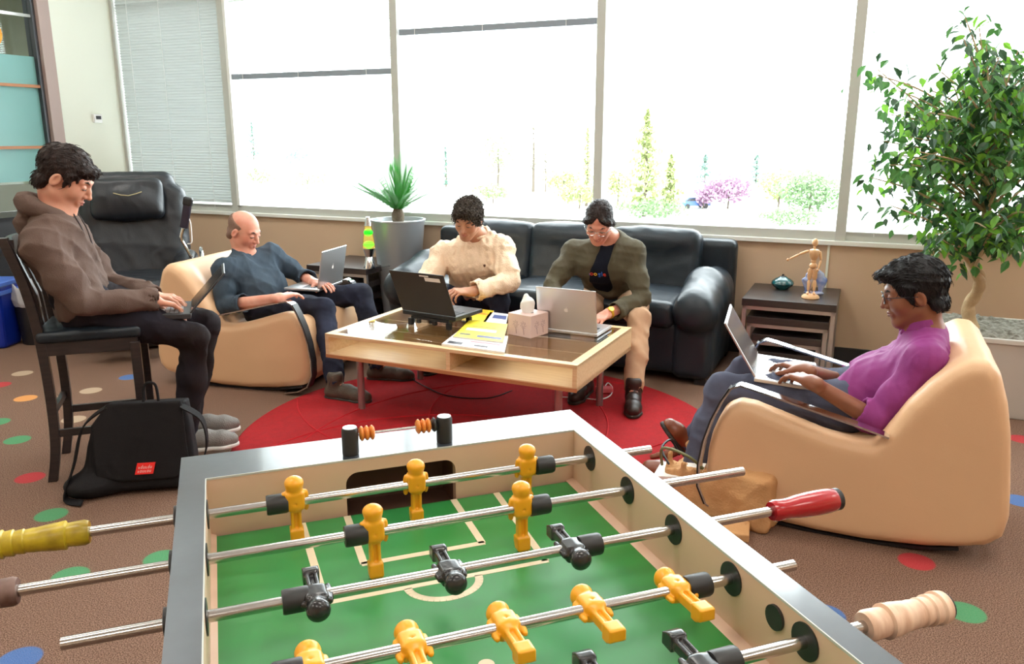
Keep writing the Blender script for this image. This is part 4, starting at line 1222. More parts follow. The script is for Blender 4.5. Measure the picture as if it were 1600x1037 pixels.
for pts in twigs:
    for k in range(rng.randint(24, 34)):
        u = rng.uniform(.35, 1.05); idx = min(int(u*(len(pts)-1)), len(pts)-2); p = pts[idx] + (pts[idx+1]-pts[idx])*(u*(len(pts)-1)-idx)
        off = np.array([rng.gauss(0, .055), rng.gauss(0, .055), rng.gauss(-.01, .05)])
        dirn = nrm(off + np.array([rng.uniform(-.6, .6), rng.uniform(-.6, .6), 0]))
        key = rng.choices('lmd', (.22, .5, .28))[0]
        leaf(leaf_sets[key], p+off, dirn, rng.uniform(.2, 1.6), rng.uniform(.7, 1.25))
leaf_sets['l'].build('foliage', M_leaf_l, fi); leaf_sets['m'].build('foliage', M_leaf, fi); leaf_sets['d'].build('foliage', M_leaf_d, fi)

# ------------------------------------------------------------------ black massage recliner
rc = thing('massage_recliner', 'bulky black leather massage recliner in the corner behind the hooded man', 'recliner', (-2.77, 5.85, 0), math.radians(20))
# local x = right in the picture, y = away; the chair faces -y
a = math.radians(14); Rb = np.array([[1,0,0],[0,math.cos(a),math.sin(a)],[0,-math.sin(a),math.cos(a)]])
v = Vol((-.45, -.15, .30), (.50, .55, 1.30), .014)
v.rbox((0, .25, .78), (.31, .10, .44), .08, R=Rb, k=0); v.path([(-.27, .20, .55), (-.28, .27, 1.0)], [.10, .09], .05); v.path([(.27, .20, .55), (.30, .29, 1.02)], [.11, .09], .05)
v.folds(.006, 9, 5); v.mesh('backrest', M_leather2, rc, world=False)
v = Vol((-.36, -.05, .70), (.36, .45, 1.28), .012)
v.rbox((-.02, .17, 1.02), (.25, .07, .155), .06, R=Rb, k=0); v.ell((-.02, .13, .99), (.20, .07, .12), k=.05); v.folds(.006, 12, 6); v.mesh('head_pillow', M_leather2, rc, world=False)
MB().tube([(-.10, .068, 1.07), (-.05, .058, 1.055), (.0, .056, 1.05), (.05, .060, 1.062), (.09, .068, 1.075)], .0035, 6).build('pillow_stitching', mat('stitch_gold', (.45, .38, .2), .5), rc)
v = Vol((-.42, -.62, .12), (.42, .30, .60), .014); v.rbox((0, -.15, .38), (.29, .36, .12), .07, k=0); v.folds(.006, 10, 7); v.mesh('seat', M_leather2, rc, world=False)
for s in (-1, 1):
    v = Vol((s*.38-.14, -.55, .05), (s*.38+.14, .35, .66), .014); v.rbox((s*.36, -.10, .36), (.07, .34, .24), .05, k=0); v.ell((s*.36, -.12, .60), (.08, .32, .05), k=.04); v.mesh('arm', M_leather2, rc, world=False)
    MB().tube(smooth_pts([(s*.455, -.34, .42), (s*.475, -.40, .52), (s*.47, -.30, .64), (s*.46, -.02, .655), (s*.455, .15, .62)]), .016, 10).build('arm_rail', M_chrome, rc, smooth=True)
MB().cbox((0, -.10, .09), (.62, .62, .14)).build('base', M_black, rc, bevel=.02)
v = Vol((-.36, -.92, .06), (.36, -.45, .50), .014); v.rbox((0, -.66, .26), (.25, .09, .17), .06, k=0); v.mesh('leg_rest', M_leather2, rc, world=False)
rm = thing('massage_remote', 'dark remote control standing on its holder at the recliner arm', 'remote control', at_Y(288, 352, 5.62), 0)
Rm = Matrix.Rotation(math.radians(14), 4, 'Y')
MB().box((-.028, -.016, -.02), (.028, .016, .17)).build('body', mat('remote_violet_black', (.022, .018, .035), .35), rm, bevel=.01).matrix_local = Rm
MB().box((-.033, -.02, .14), (.033, .02, .20)).build('head', M_black, rm, bevel=.012).matrix_local = Rm
MB().tube(smooth_pts([(-.01, 0, -.02), (-.03, .0, -.09), (-.01, .02, -.16), (.01, .05, -.24)]), .012, 8).build('holder', M_steel, rm, smooth=True)
MB().tube(smooth_pts([(.03, 0, .06), (.045, 0, .02), (.045, 0, -.06), (.04, 0, -.12), (.01, .0, -.13)]), .004, 6).build('cord', M_cord, rm, smooth=True)

# ------------------------------------------------------------------ bar stool
A0 = np.array([-2.0, 3.25, 0]); f1 = nrm([.94, .34, 0]); s1 = np.array([-f1[1], f1[0], 0])
st_c = A0 + f1*.20 + s1*.185
st = thing('bar_stool', 'black wooden bar stool with curved back legs under the hooded man', 'stool', st_c, math.atan2(f1[1], f1[0]))
v = Vol((-.24, -.24, .58), (.26, .24, .72), .008); v.rbox((.01, 0, .645), (.205, .20, .026), .02, k=0); v.ell((.01, 0, .664), (.19, .185, .018), k=.02); v.mesh('seat', M_leather, st, world=False)
ap = MB()
ap.box((-.185, -.185, .565), (.195, -.165, .622)); ap.box((-.185, .165, .565), (.195, .185, .622)); ap.box((.175, -.18, .565), (.195, .18, .622)); ap.box((-.19, -.18, .565), (-.17, .18, .622))
ap.build('apron', M_black_wood, st)
def bar(pts, w, d, name, M_=M_black_wood, parent=st):
    mb = MB(); P = [np.array(p, float) for p in pts]; vs = []; fs = []
    for p in P:
        vs += [(p[0]-w/2, p[1]-d/2, p[2]), (p[0]+w/2, p[1]-d/2, p[2]), (p[0]+w/2, p[1]+d/2, p[2]), (p[0]-w/2, p[1]+d/2, p[2])]
    for i in range(len(P)-1):
        for k in range(4):
            a_, b_ = i*4+k, i*4+(k+1) % 4; fs.append((a_, b_, b_+4, a_+4))
    fs += [(3, 2, 1, 0), tuple(range(len(vs)-4, len(vs)))]
    mb.add(vs, fs); return mb.build(name, M_, parent, bevel=.003)
for s in (-1, 1):
    y = s*.172
    bar(smooth_pts([(-.205, y, 0), (-.178, y, .15), (-.170, y, .35), (-.178, y, .62), (-.205, y, .85), (-.262, y, 1.07)], 4), .038, .034, 'rear_leg')
    bar([(.182, y, 0), (.182, y, .60)], .040, .036, 'front_leg')
    MB().box((-.17, y-.009, .20), (.18, y+.009, .232)).build('stretcher', M_black_wood, st)
MB().box((.172, -.17, .13), (.196, .17, .165)).build('footrest', M_steel, st, bevel=.004)
MB().box((-.19, -.17, .28), (-.17, .17, .31)).build('stretcher', M_black_wood, st)
bk = MB(); n = 10
for z0, z1 in ((.94, 1.06),):
    pts = [(-.235-.035*math.sin(math.pi*i/n)-.0, -.172+.344*i/n, (z0+z1)/2) for i in range(n+1)]
    bk.band(pts, (0, 0, 1), z1-z0, .022)
bk.build('top_rail', M_black_wood, st)
for y in (-.09, 0, .09):
    bar([(-.19, y, .62), (-.205, y, .80), (-.262, y, .98)], .012, .03, 'back_slat')

# ------------------------------------------------------------------ dark shelf unit, bins at the left edge
sh_o = at_z(2, 470, 0.40); sh_o = W(.27, 1.62)
su = thing('media_shelf', 'low black shelf unit with silver trim at the left behind the stool', 'shelf', sh_o, math.atan2(-wb[1], -wb[0]) - math.pi)
for z in (.02, .30, .58, .84):
    MB().box((-.5, -.24, z), (.55, .24, z+.03)).build('shelf_board', M_black_wood, su)
    MB().box((-.5, -.245, z+.024), (.55, -.24, z+.032)).build('trim', M_silver_leg, su)
for x in (-.5, .52):
    MB().box((x, -.24, 0), (x+.03, .24, .87)).build('side_board', M_black_wood, su)
MB().box((-.5, .22, 0), (.55, .24, .87)).build('back_board', M_black, su)
dv = tag(R(.08, .46, 1.3, 1.75, .612, .70).build('disc_player', M_black, None, bevel=.004), 'flat black player box inside the dark shelf unit', 'player')
bb = at_z(2, 546, 0)
bn = thing('recycling_bin', 'bright blue plastic recycling bin at the left edge', 'bin', (bb[0]-.12, bb[1]+.12, 0))
MB().hexa([(-.14, -.10, 0), (.14, -.10, 0), (.14, .10, 0), (-.14, .10, 0), (-.18, -.14, .46), (.18, -.14, .46), (.18, .14, .46), (-.18, .14, .46)]).build('body', M_blue_bin, bn, bevel=.02)
r = MB()
for z, g_ in ((.45, .012), (.39, .006)):
    r.hexa([(-.18-g_, -.14-g_, z), (.18+g_, -.14-g_, z), (.18+g_, .14+g_, z), (-.18-g_, .14+g_, z), (-.18-g_, -.14-g_, z+.03), (.18+g_, -.14-g_, z+.03), (.18+g_, .14+g_, z+.03), (-.18-g_, .14+g_, z+.03)])
r.build('rim', mat('blue_bin_rim', srgb(70, 110, 200), .3), bn, bevel=.005)
b2 = at_z(48, 540, 0)
bn2 = thing('waste_bin', 'black waste bin with a pale crumpled liner beside the blue bin', 'bin', (b2[0], b2[1]+.13, 0))
MB().lathe([(0, 0), (.115, 0), (.145, .36), (.138, .36), (.11, .01), (0, .01)], 28, cap=False).build('body', M_black, bn2, smooth=True)
v = Vol((-.19, -.19, .28), (.19, .19, .47), .007); v.cone((0, 0, .33), (0, 0, .40), .150, .155, 0); v.cone((0, 0, .36), (0, 0, .46), .125, .14, .01, 's'); v.folds(.010, 22, 8)
v.mesh('liner', M_liner, bn2, world=False)
# ------------------------------------------------------------------ laptops
def logo_apple(parent, M_, size, o_):
    s = size
    body = []
    for i in range(40):
        a = 2*math.pi*i/40; r = .5*(1 + .05*math.cos(2*a))
        x, y = r*math.cos(a), .53*r*2*math.sin(a)*.95
        if math.sin(a) > 0: y -= .07*math.exp(-(x/.12)**2)
        if math.sin(a) < 0: y += .05*math.exp(-(x/.10)**2)
        bx, by = x-.52, y-.06
        d_ = math.hypot(bx, by)
        if d_ < .2: x = .52 - math.sqrt(max(.2**2-by*by, 0))
        body.append((x*s, (y-.05)*s))
    mb = MB().prism(body, 0, .0006)
    lf = [(.02*s, .56*s), (.05*s, .72*s), (.20*s, .80*s), (.18*s, .66*s), (.08*s, .58*s)]
    mb.prism(lf, 0, .0006)
    me_o = mb.build('logo', M_, parent)
    me_o.data.transform(o_)
    return me_o
def laptop(label, hinge, right, back, w, d, lid_ang, body_mat, key_mat, screen_mat=None, thick=.016, group='open laptops', up=(0, 0, 1)):
    """hinge = middle of the hinge line; right = user's right; back = from the user to the hinge"""
    x = nrm(right); y = nrm(back - x*(np.dot(back, x))); z = np.cross(x, y)
    t = thing('laptop', label, 'laptop', hinge, 0, group)
    Mx = Matrix(((x[0], y[0], z[0], 0), (x[1], y[1], z[1], 0), (x[2], y[2], z[2], 0), (0, 0, 0, 1)))
    def part(mb, name, m, parent=t, M2=None, bevel=.0):
        o = mb.build(name, m, parent, bevel=bevel); o.data.transform(Mx @ M2 if M2 is not None else Mx); return o
    part(MB().box((-w/2, -d, 0), (w/2, 0, thick)), 'base', body_mat, bevel=.004)
    k = MB()
    for r in range(5):
        for c in range(13):
            x0 = -w/2+.03+(w-.06)*c/13; y0 = -.035-.019*r
            k.box((x0, y0-.015, thick), (x0+(w-.06)/13-.003, y0, thick+.0022))
    part(k, 'keyboard', key_mat)
    part(MB().box((-.045, -d+.012, thick), (.045, -d+.075, thick+.0008)), 'touchpad', body_mat)
    Ml = Matrix.Translation((0, 0, thick)) @ Matrix.Rotation(math.radians(lid_ang), 4, 'X')   # lid: local y grows up the lid when closed towards the user
    lid = part(MB().box((-w/2, 0, 0), (w/2, d, .008)), 'lid', body_mat, M2=Ml, bevel=.0035)
    part(MB().box((-w/2+.012, .012, .008), (w/2-.012, d-.012, .0088)), 'screen', screen_mat or M_screen, lid, Ml)
    return t, lid, Mx @ Ml
# lid angle: 90 = upright; larger leans back

# silver laptop of the man in the olive jacket, lid towards the camera
hl = at_Y(840, 517, 4.22); hr = at_z(933, 527, .456)
zt = .452
hl = at_z(841, 516, zt); hr = at_z(933, 526.5, zt)
rightv = hl - hr     # user sits behind, his right is picture left
wv = np.linalg.norm(rightv); mid = (hl+hr)/2
back = np.cross([0, 0, 1.0], nrm(rightv)); back = -back if back[1] > 0 else back     # user -> hinge points towards the camera
t4, lid4, M4 = laptop('silver laptop with apple logo on the right of the glass coffee table', mid, rightv, back, wv, wv*.70, 80, M_silver, M_keys_dark)
lg = logo_apple(lid4, mat('logo_white', (.9, .88, .85), .3), .022, M4 @ Matrix.Translation((0, wv*.35, -.0001)) @ Matrix.Rotation(math.pi, 4, 'Y'))  # plain off-white logo colour
# black laptop on its riser, left on the table
zt3 = .505
hl = at_z(629, 490, zt3); hr = at_z(712, 502, zt3)
rightv = hl-hr; wv3 = np.linalg.norm(rightv); mid = (hl+hr)/2
back = np.cross([0, 0, 1.0], nrm(rightv)); back = -back if back[1] > 0 else back
M_black_lid = mat('black_laptop_lid', (.012, .012, .013), .45)
t3, lid3, M3 = laptop('black laptop with white label on lid, before the cream sweater man', mid, rightv, back, wv3, wv3*.72, 66, M_black_lid, M_keys_dark, thick=.022)
o = MB().box((-wv3/2+.03, wv3*.72-.045, -.0008), (-wv3/2+.13, wv3*.72-.022, .0)).build('label', M_paper, lid3); o.data.transform(M3)
o = MB().box((-wv3/2+.10, wv3*.72-.018, -.0008), (-wv3/2+.16, wv3*.72-.010, .0)).build('label', M_paper, lid3); o.data.transform(M3)
xr = nrm(rightv); bk3 = nrm(back)
rs = thing('laptop_riser', 'black riser stand under the black laptop on the glass', 'laptop stand', (mid[0], mid[1], .45))
mb = MB(); Mr = frame(xr, bk3, (0, 0, 1))
mb.box((-.13, -.20, .035), (.13, -.01, .05), Mr)
for x in (-.13, .13):
    for y in (-.20, -.01): mb.box((x-.012, y-.012, 0), (x+.012, y+.012, .036), Mr)
for x in (-.05, .06): mb.box((x-.01, .0, .02), (x+.01, .02, .04), Mr)
mb.build('stand', M_black, rs)
# ------------------------------------------------------------------ tissue box
tb_ = at_z(841, 529, .45); 
tb0 = (at_z(793, 521, .45)+at_z(841, 513, .45))/2
c_near = at_z(829, 529, .45); c_left = at_z(794, 522, .45); c_right = at_z(841, 514, .45)
e1 = c_left-c_near; e2 = np.cross([0, 0, 1], nrm(e1)); e2 = e2 if e2[1] > 0 else -e2
sz = np.linalg.norm(e1); ctr = c_near + e1/2 + e2*sz/2
tbx = thing('tissue_box', 'square pink-beige tissue box with a tissue pulled up, on the table', 'tissue box', ctr, math.atan2(-e1[1], -e1[0]))
M_tbox = mat('tissue_box_card', srgb(214, 186, 178), .6)
hgt = .118
MB().box((-sz/2, -sz/2, 0), (sz/2, sz/2, hgt)).build('box', M_tbox, tbx, bevel=.002)
pr = MB(); rng = random.Random(2)
for face in range(4):
    Mf = Matrix.Rotation(face*math.pi/2, 4, 'Z') @ frame((1, 0, 0), (0, 0, 1), (0, -1, 0), (0, -sz/2-.0004, hgt/2))
    for cxx in (-sz*.16, sz*.18):
        for k in range(7):
            a = 2*math.pi*k/7; pts = []
            for j in range(8):
                u = j/7; r = .006+.014*u; aa = a+.9*u
                pts.append((cxx+r*math.cos(aa), .006+r*math.sin(aa), 0))
            pr.tube(pts, .0008, 4, M=Mf)
        pr.tube([(cxx, -.01, 0), (cxx+.004, -.045, 0)], .0012, 4, M=Mf)
pr.build('flower_print', mat('print_mauve', srgb(140, 104, 112), .7), tbx)
MB().lathe([(0, hgt), (.032, hgt), (.032, hgt+.0015), (0, hgt+.0015)], 24, Matrix.Scale(.6, 4, (0, 1, 0))).build('opening', M_keys_dark, tbx)
v = Vol((-.06, -.06, hgt-.01), (.06, .06, hgt+.11), .0035)
v.path([(0, 0, hgt-.005), (-.006, 0, hgt+.04), (-.016, 0, hgt+.085)], [.022, .028, .012], .03); v.path([(0, 0, hgt), (.014, 0, hgt+.055)], [.02, .014], .03); v.folds(.007, 34, 3)
v.mesh('tissue', M_paper, tbx, world=False)
# ------------------------------------------------------------------ magazines and papers on the glass
def sheet_stack(name, label, cat, corners, z0, h, m, group=None, cover=None):
    """corners: 4 picture points of the bottom outline at height z0"""
    P = [at_z(x, y, z0) for x, y in corners]; c = sum(P)/4
    t = thing(name, label, cat, (c[0], c[1], z0), 0, group)
    q = [(p[0]-c[0], p[1]-c[1]) for p in P]
    MB().hexa([(x, y, 0) for x, y in q] + [(x, y, h) for x, y in q]).build('pages', M_paper, t)
    if cover:
        MB().hexa([(x, y, h) for x, y in q] + [(x, y, h+.0008) for x, y in q]).build('cover', cover, t)
    return t, q, h
MG = 'magazines piled on the coffee table'
def blocks(t, q, z, specs):
    """printed patches on a cover: (u0,v0,u1,v1,material)"""
    a, b, c, d = [np.array(p) for p in q]
    def pt(u, v): return (a*(1-u)+b*u)*(1-v) + (d*(1-u)+c*u)*v
    for (u0, v0, u1, v1, m) in specs:
        pp = [pt(u0, v0), pt(u1, v0), pt(u1, v1), pt(u0, v1)]
        MB().hexa([(*p, z) for p in pp] + [(*p, z+.0004) for p in pp]).build('print', m, t)
Z0 = .4505
M_c_white = mat('cover_white', srgb(226, 222, 224), .35); M_c_blue = mat('cover_blue', srgb(60, 80, 140), .35); M_c_orange = mat('print_orange', srgb(226, 140, 50), .4); M_c_dark = mat('print_dark', srgb(50, 48, 56), .4)
t, q, h = sheet_stack('newspaper_pile', 'loose white newspapers at the front of the magazine pile on glass', 'newspapers', [(690, 540), (788, 553), (794, 528), (716, 520)], Z0, .010, M_paper, None, M_c_white)
blocks(t, q, h+.0008, [(.06, .1, .3, .25, M_c_dark), (.5, .12, .72, .2, M_c_dark), (.4, .35, .9, .42, M_pink), (.1, .5, .3, .9, mat('print_grey', (.4, .38, .38), .5))])
t, q, h = sheet_stack('magazine', 'yellow-green magazine on the newspapers beside the tissue box', 'magazine', [(708, 527), (786, 536), (793, 508), (733, 502)], Z0+.0112, .006, M_paper, MG, M_yellow)
blocks(t, q, h+.0008, [(.12, .42, .8, .56, M_c_white), (.2, .66, .75, .7, M_c_orange), (.45, .1, .95, .2, M_c_blue), (.08, .15, .3, .22, M_c_dark)])
t, q, h = sheet_stack('magazine', 'white and blue magazine behind the yellow-green one, against tissue box', 'magazine', [(752, 506), (790, 511), (794, 492), (766, 489)], Z0, .006, M_paper, MG, M_c_white)
blocks(t, q, h+.0008, [(.3, .5, .95, .8, M_c_blue)])
t, q, h = sheet_stack('magazine', 'orange-yellow magazine lying furthest back by the black laptop', 'magazine', [(721, 502), (757, 507), (772, 487), (740, 483)], Z0, .006, M_paper, MG, mat('cover_orange_yellow', srgb(240, 196, 50), .4))
blocks(t, q, h+.0008, [(.15, .6, .85, .72, M_c_orange), (.2, .1, .9, .4, M_yellow)])

# ------------------------------------------------------------------ messenger bag by the stool
mbp = at_z(205, 783, 0)
ang = math.atan2(1, 0)
fx = nrm([.985, .17, 0])
bag = thing('messenger_bag', 'black canvas messenger bag with a red label leaning against the stool', 'bag', (mbp[0], mbp[1]+.09, 0), math.atan2(fx[1], fx[0]))
tl = math.radians(-10); Rt = np.array([[1, 0, 0], [0, math.cos(tl), -math.sin(tl)], [0, math.sin(tl), math.cos(tl)]])
v = Vol((-.32, -.16, -.005), (.32, .22, .50), .007)
v.extrude([(-.265, .01), (.20, .01), (.235, .08), (.205, .385), (-.105, .385), (-.17, .30), (-.215, .12)], (0, .02, 0), Rt, .062, .03, k=0)
v.ell((-.20, -.0, .05), (.10, .08, .05), k=.05); v.folds(.004, 9, 2)
v.mesh('body', M_canvas, bag, world=False)
v = Vol((-.32, -.18, .03), (.32, .12, .50), .006)
v.extrude([(-.16, .09), (-.06, .065), (.15, .065), (.215, .10), (.195, .398), (-.10, .398), (-.165, .31)], (0, -.045, 0), Rt, .010, .008, k=0); v.folds(.003, 8, 3)
v.mesh('flap', M_canvas, bag, world=False)
Tb = T_OF[bag.name].inverted()
lc = at_Y(224, 736, mbp[1]+.03); lcl = Tb @ Vector(lc)
lab = thing  # (label is a part of the bag)
Ml = Matrix(((1, 0, 0, lcl[0]), (0, Rt[1][2]*0+math.sin(-tl)*0, 0, -.062), (0, 1, 0, lcl[2]), (0, 0, 0, 1)))
yy = -.045 - .013 + (lcl[2])*math.tan(-tl)*1.0
Ml = frame((1, 0, 0), (0, math.sin(-tl), math.cos(-tl)), (0, -math.cos(-tl), math.sin(-tl)), (lcl[0], yy, lcl[2]))
lbo = MB().box((-.036, -.024, 0), (.036, .024, .003)).build('label', M_red_label, bag); lbo.data.transform(Ml @ frame((1, 0, 0), (.25, 1, 0), (0, 0, 1)))
ltr = MB(); rng = random.Random(4); M_ltr = mat('label_lettering', (.9, .62, .58), .5)
for row, (yb, n) in enumerate(((.000, 6), (-.016, 6))):
    for c in range(n):
        x0 = -.027+c*.0092
        k = c % 3
        if k == 0: ltr.box((x0, yb, .003), (x0+.0016, yb+.009, .0036)); ltr.box((x0, yb, .003), (x0+.0062, yb+.0016, .0036)); ltr.box((x0, yb+.0045, .003), (x0+.0062, yb+.006, .0036))
        elif k == 1: ltr.box((x0, yb, .003), (x0+.0062, yb+.0016, .0036)); ltr.box((x0+.0046, yb, .003), (x0+.0062, yb+(.015 if row == 0 else .009), .0036)); ltr.box((x0, yb+.0075, .003), (x0+.0062, yb+.009, .0036)); ltr.box((x0, yb, .003), (x0+.0016, yb+.009, .0036))
        else: ltr.box((x0, yb, .003), (x0+.0016, yb+.009, .0036)); ltr.box((x0+.0046, yb, .003), (x0+.0062, yb+.009, .0036)); ltr.box((x0, yb, .003), (x0+.0062, yb+.0016, .0036))
lt = ltr.build('lettering', M_ltr, lbo); lt.data.transform(Ml @ frame((1, 0, 0), (.25, 1, 0), (0, 0, 1)))
for pts in ([(-.10, .03, .38), (-.20, .02, .30), (-.24, -.02, .15), (-.28, -.05, .02), (-.20, -.10, .012)], [(.19, .02, .37), (.27, .01, .31), (.285, .0, .20), (.25, -.0, .10)]):
    MB().band(smooth_pts(pts), (0, 1, .2), .04, .006).build('strap', M_canvas, bag, smooth=True)
MB().tube(smooth_pts([(.05, .0, .40), (.06, .01, .47), (.10, .01, .47), (.11, 0, .40)]), .006, 8).build('handle', M_canvas, bag, smooth=True)

# ------------------------------------------------------------------ tan bag with papers on the floor beside the lounge chair
tg = at_z(1100, 780, 0)
tg = np.array([.86, 2.98, 0])
tbg = thing('tote_bag', 'open tan suede bag with papers inside, on the floor by the foosball table', 'bag', tg, math.radians(-38))
v = Vol((-.30, -.22, -.005), (.30, .22, .30), .007)
v.rbox((0, 0, .11), (.23, .12, .12), .035, k=0); v.rbox((-.10, 0, .22), (.12, .085, .06), .02, k=.03, op='s'); v.folds(.014, 11, 6); v.folds(.005, 30, 7)
v.mesh('body', M_tan_bag, tbg, world=False)
MB().box((-.25, -.07, .16), (-.06, .06, .175)).build('papers', M_paper, tbg).rotation_euler = (.1, -.15, .2)
MB().tube(smooth_pts([(-.24, -.08, .16), (-.22, -.12, .25), (-.12, -.11, .24), (-.06, -.08, .19)]), .006, 8).build('handle', mat('olive_strap', srgb(110, 110, 70), .6), tbg, smooth=True)
MB().tube(smooth_pts([(-.24, .08, .15), (-.27, .05, .22), (-.26, -.05, .215), (-.20, -.10, .18)]), .005, 8).build('handle', M_black, tbg, smooth=True)
# tan shoe tip / corner seen through the rods
P = at_z(1160, 838, 0)
bx = tag(MB().hexa([(0, 0, 0), (.10, -.03, 0), (.13, .07, 0), (.03, .1, 0), (0, 0, .03), (.10, -.03, .03), (.13, .07, .04), (.03, .1, .04)], Matrix.Translation((P[0]-.09, P[1]-.02, 0))).build('folded_bag', M_tan_bag, None, bevel=.004), 'folded tan paper bag on the carpet under the third rod', 'bag')
# ------------------------------------------------------------------ cables and adapter under the table
pa = at_z(944, 612, .0135)
ad = thing('power_adapter', 'pink-white power adapter on the rug behind the right table leg', 'power adapter', pa)
MB().box((-.05, -.03, 0), (.05, .03, .03)).build('body', M_pink, ad, bevel=.008)
def cable(name, label, pts_px, z, r, m):
    P = [at_z(x, y, z) for x, y in pts_px]
    t = thing(name, label, 'cable', P[0]); P = [p-P[0] for p in P]
    MB().tube(smooth_pts(P), r, 7).build('cord', m, t, smooth=True); return t
cable('white_cable', 'white cable looping on the red rug around the pink adapter', [(878, 620), (905, 621), (935, 624), (953, 618), (957, 606), (950, 598), (944, 606)], .018, .0035, M_cord)
cable('black_cable', 'thin black cable curling on the rug under the coffee table', [(640, 590), (665, 604), (700, 618), (760, 622), (800, 610)], .018, .003, M_black)
# ------------------------------------------------------------------ people
def basis(fwd, up=(0, 0, 1)):
    y = nrm(fwd); x = nrm(np.cross(y, up)); z = np.cross(x, y)
    return np.stack([x, y, z], 1)       # columns: right, forward, up
def pitch(f, deg, yaw=0, roll=0):
    """head frame looking along f, chin down by deg, turned by yaw (towards the left), tilted by roll"""
    f = nrm([f[0], f[1], 0]); a = math.radians(yaw)
    f = np.array([f[0]*math.cos(a)-f[1]*math.sin(a), f[0]*math.sin(a)+f[1]*math.cos(a), 0])
    R0 = basis(f); a = math.radians(-deg)
    Rx = np.array([[1, 0, 0], [0, math.cos(a), -math.sin(a)], [0, math.sin(a), math.cos(a)]])
    b = math.radians(roll); Ry = np.array([[math.cos(b), 0, math.sin(b)], [0, 1, 0], [-math.sin(b), 0, math.cos(b)]])
    return R0 @ Rx @ Ry
def head_prims(v, c, R, s=1.0, full=0, nose=1.0, jaw=1.0):
    g = lambda x, y, z: c + R @ (np.array([x, y, z])*s)
    v.ell(g(0, -.014, .036), np.array([.072, .093, .080])*s, R, k=.0 if not full else .02)
    v.ell(g(0, .030, -.020), np.array([.060, .058, .080])*s, R, k=.03*s)
    for i in (-1, 1):
        v.cone(g(i*.048*jaw, -.004, -.058), g(i*.018, .058, -.098), .020*s, .018*s, .030*s)
        v.ball(g(i*.036, .050, -.030), .024*s, .025*s)
    v.ball(g(0, .066, -.098), .0165*s, .022*s)
    v.path([g(-.042, .066, .020), g(-.018, .078, .023), g(.018, .078, .023), g(.042, .066, .020)], .0095*s, .014*s)
    for i in (-1, 1):
        v.ball(g(i*.031, .096, .004), .0150*s, .013*s, 's')
        v.ell(g(i*.031, .0745, .001), np.array([.0155, .0125, .0115])*s, R, k=.004*s)
        v.path([g(i*.044, .076, -.002), g(i*.031, .0868, -.0045), g(i*.019, .081, -.003)], .0012*s, .002*s, 's')
    v.path([g(0, .082, .016), g(0, .093*(.5+.5*nose)+.0, -.010), g(0, .104*nose, -.031)], [.0075*s, .0082*s, .0105*s], .012*s)
    for i in (-1, 1): 
        v.ball(g(i*.0115, .092, -.035), .0078*s, .007*s)
        v.ball(g(i*.0060, .0985, -.0415), .0030*s, .003*s, 's')
    v.ell(g(0, .078, -.062), np.array([.026, .012, .018])*s, R, k=.012*s)
    v.path([g(-.022, .081, -.0625), g(-.008, .090, -.0605), g(.008, .090, -.0605), g(.022, .081, -.0625)], .0014*s, .003*s, 's')
    for i in (-1, 1):
        Re = R @ np.array([[1, 0, 0], [0, math.cos(.25), math.sin(.25)], [0, -math.sin(.25), math.cos(.25)]])
        v.ell(g(i*.076, -.012, -.010), np.array([.009, .018, .028])*s, Re, k=.008*s)
        v.ell(g(i*.085, -.008, -.008), np.array([.008, .010, .018])*s, Re, k=.005*s, op='s')
def hand_prims(v, w, f, n, t, s=1.0, curl=(.35, .45, .3), spread=1.0, thumb=.5, cs=None):
    """w wrist, f towards the knuckles, n out of the palm side, t towards the thumb"""
    f = nrm(f); n = nrm(np.array(n) - f*np.dot(n, f)); t = nrm(np.cross(n, f)*np.sign(np.dot(np.cross(n, f), t) + 1e-9))
    w = np.array(w, float)
    kn = [(.086, .031), (.091, .010), (.086, -.011), (.077, -.030)]
    L = [(.040, .026, .020), (.045, .029, .021), (.041, .027, .020), (.032, .020, .018)]
    K = []
    for i, (a, b) in enumerate(kn):
        k = w + (f*a + t*b)*s - n*.004*s; K.append(k)
        v.cone(w + (t*b*.55 + f*.008)*s, k, .0145*s, .0105*s, .012*s)
    v.cone(w - f*.03*s, w + f*.01*s, .026*s, .022*s, .02*s)
    for i, k in enumerate(K):
        d = nrm(f + t*spread*(.12, .02, -.07, -.17)[i]); c = (cs[i] if cs else curl)
        p = k; ang = 0; r = (.0088, .0090, .0085, .0076)[i]*s
        for j in range(3):
            ang += c[j]
            dd = d*math.cos(ang) + n*math.sin(ang)
            q = p + dd*L[i][j]*s
            v.cone(p, q, r, r*.90, .004*s if j else .006*s); p = q; r *= .91
    b = w + (f*.020 + t*.026)*s
    d1 = nrm(f*.55 + t*.75 + n*.30); p1 = b + d1*.040*s; d2 = nrm(f*.85 + t*(.55-.5*thumb) + n*(.2+.3*thumb)); p2 = p1 + d2*.030*s; d3 = nrm(f*.9 + t*(.3-.6*thumb) + n*(.2+.4*thumb)); p3 = p2 + d3*.026*s
    v.cone(b, p1, .0155*s, .0120*s, .014*s); v.cone(p1, p2, .0112*s, .0098*s, .005*s); v.cone(p2, p3, .0098*s, .0080*s, .004*s)
    return w + f*.1*s
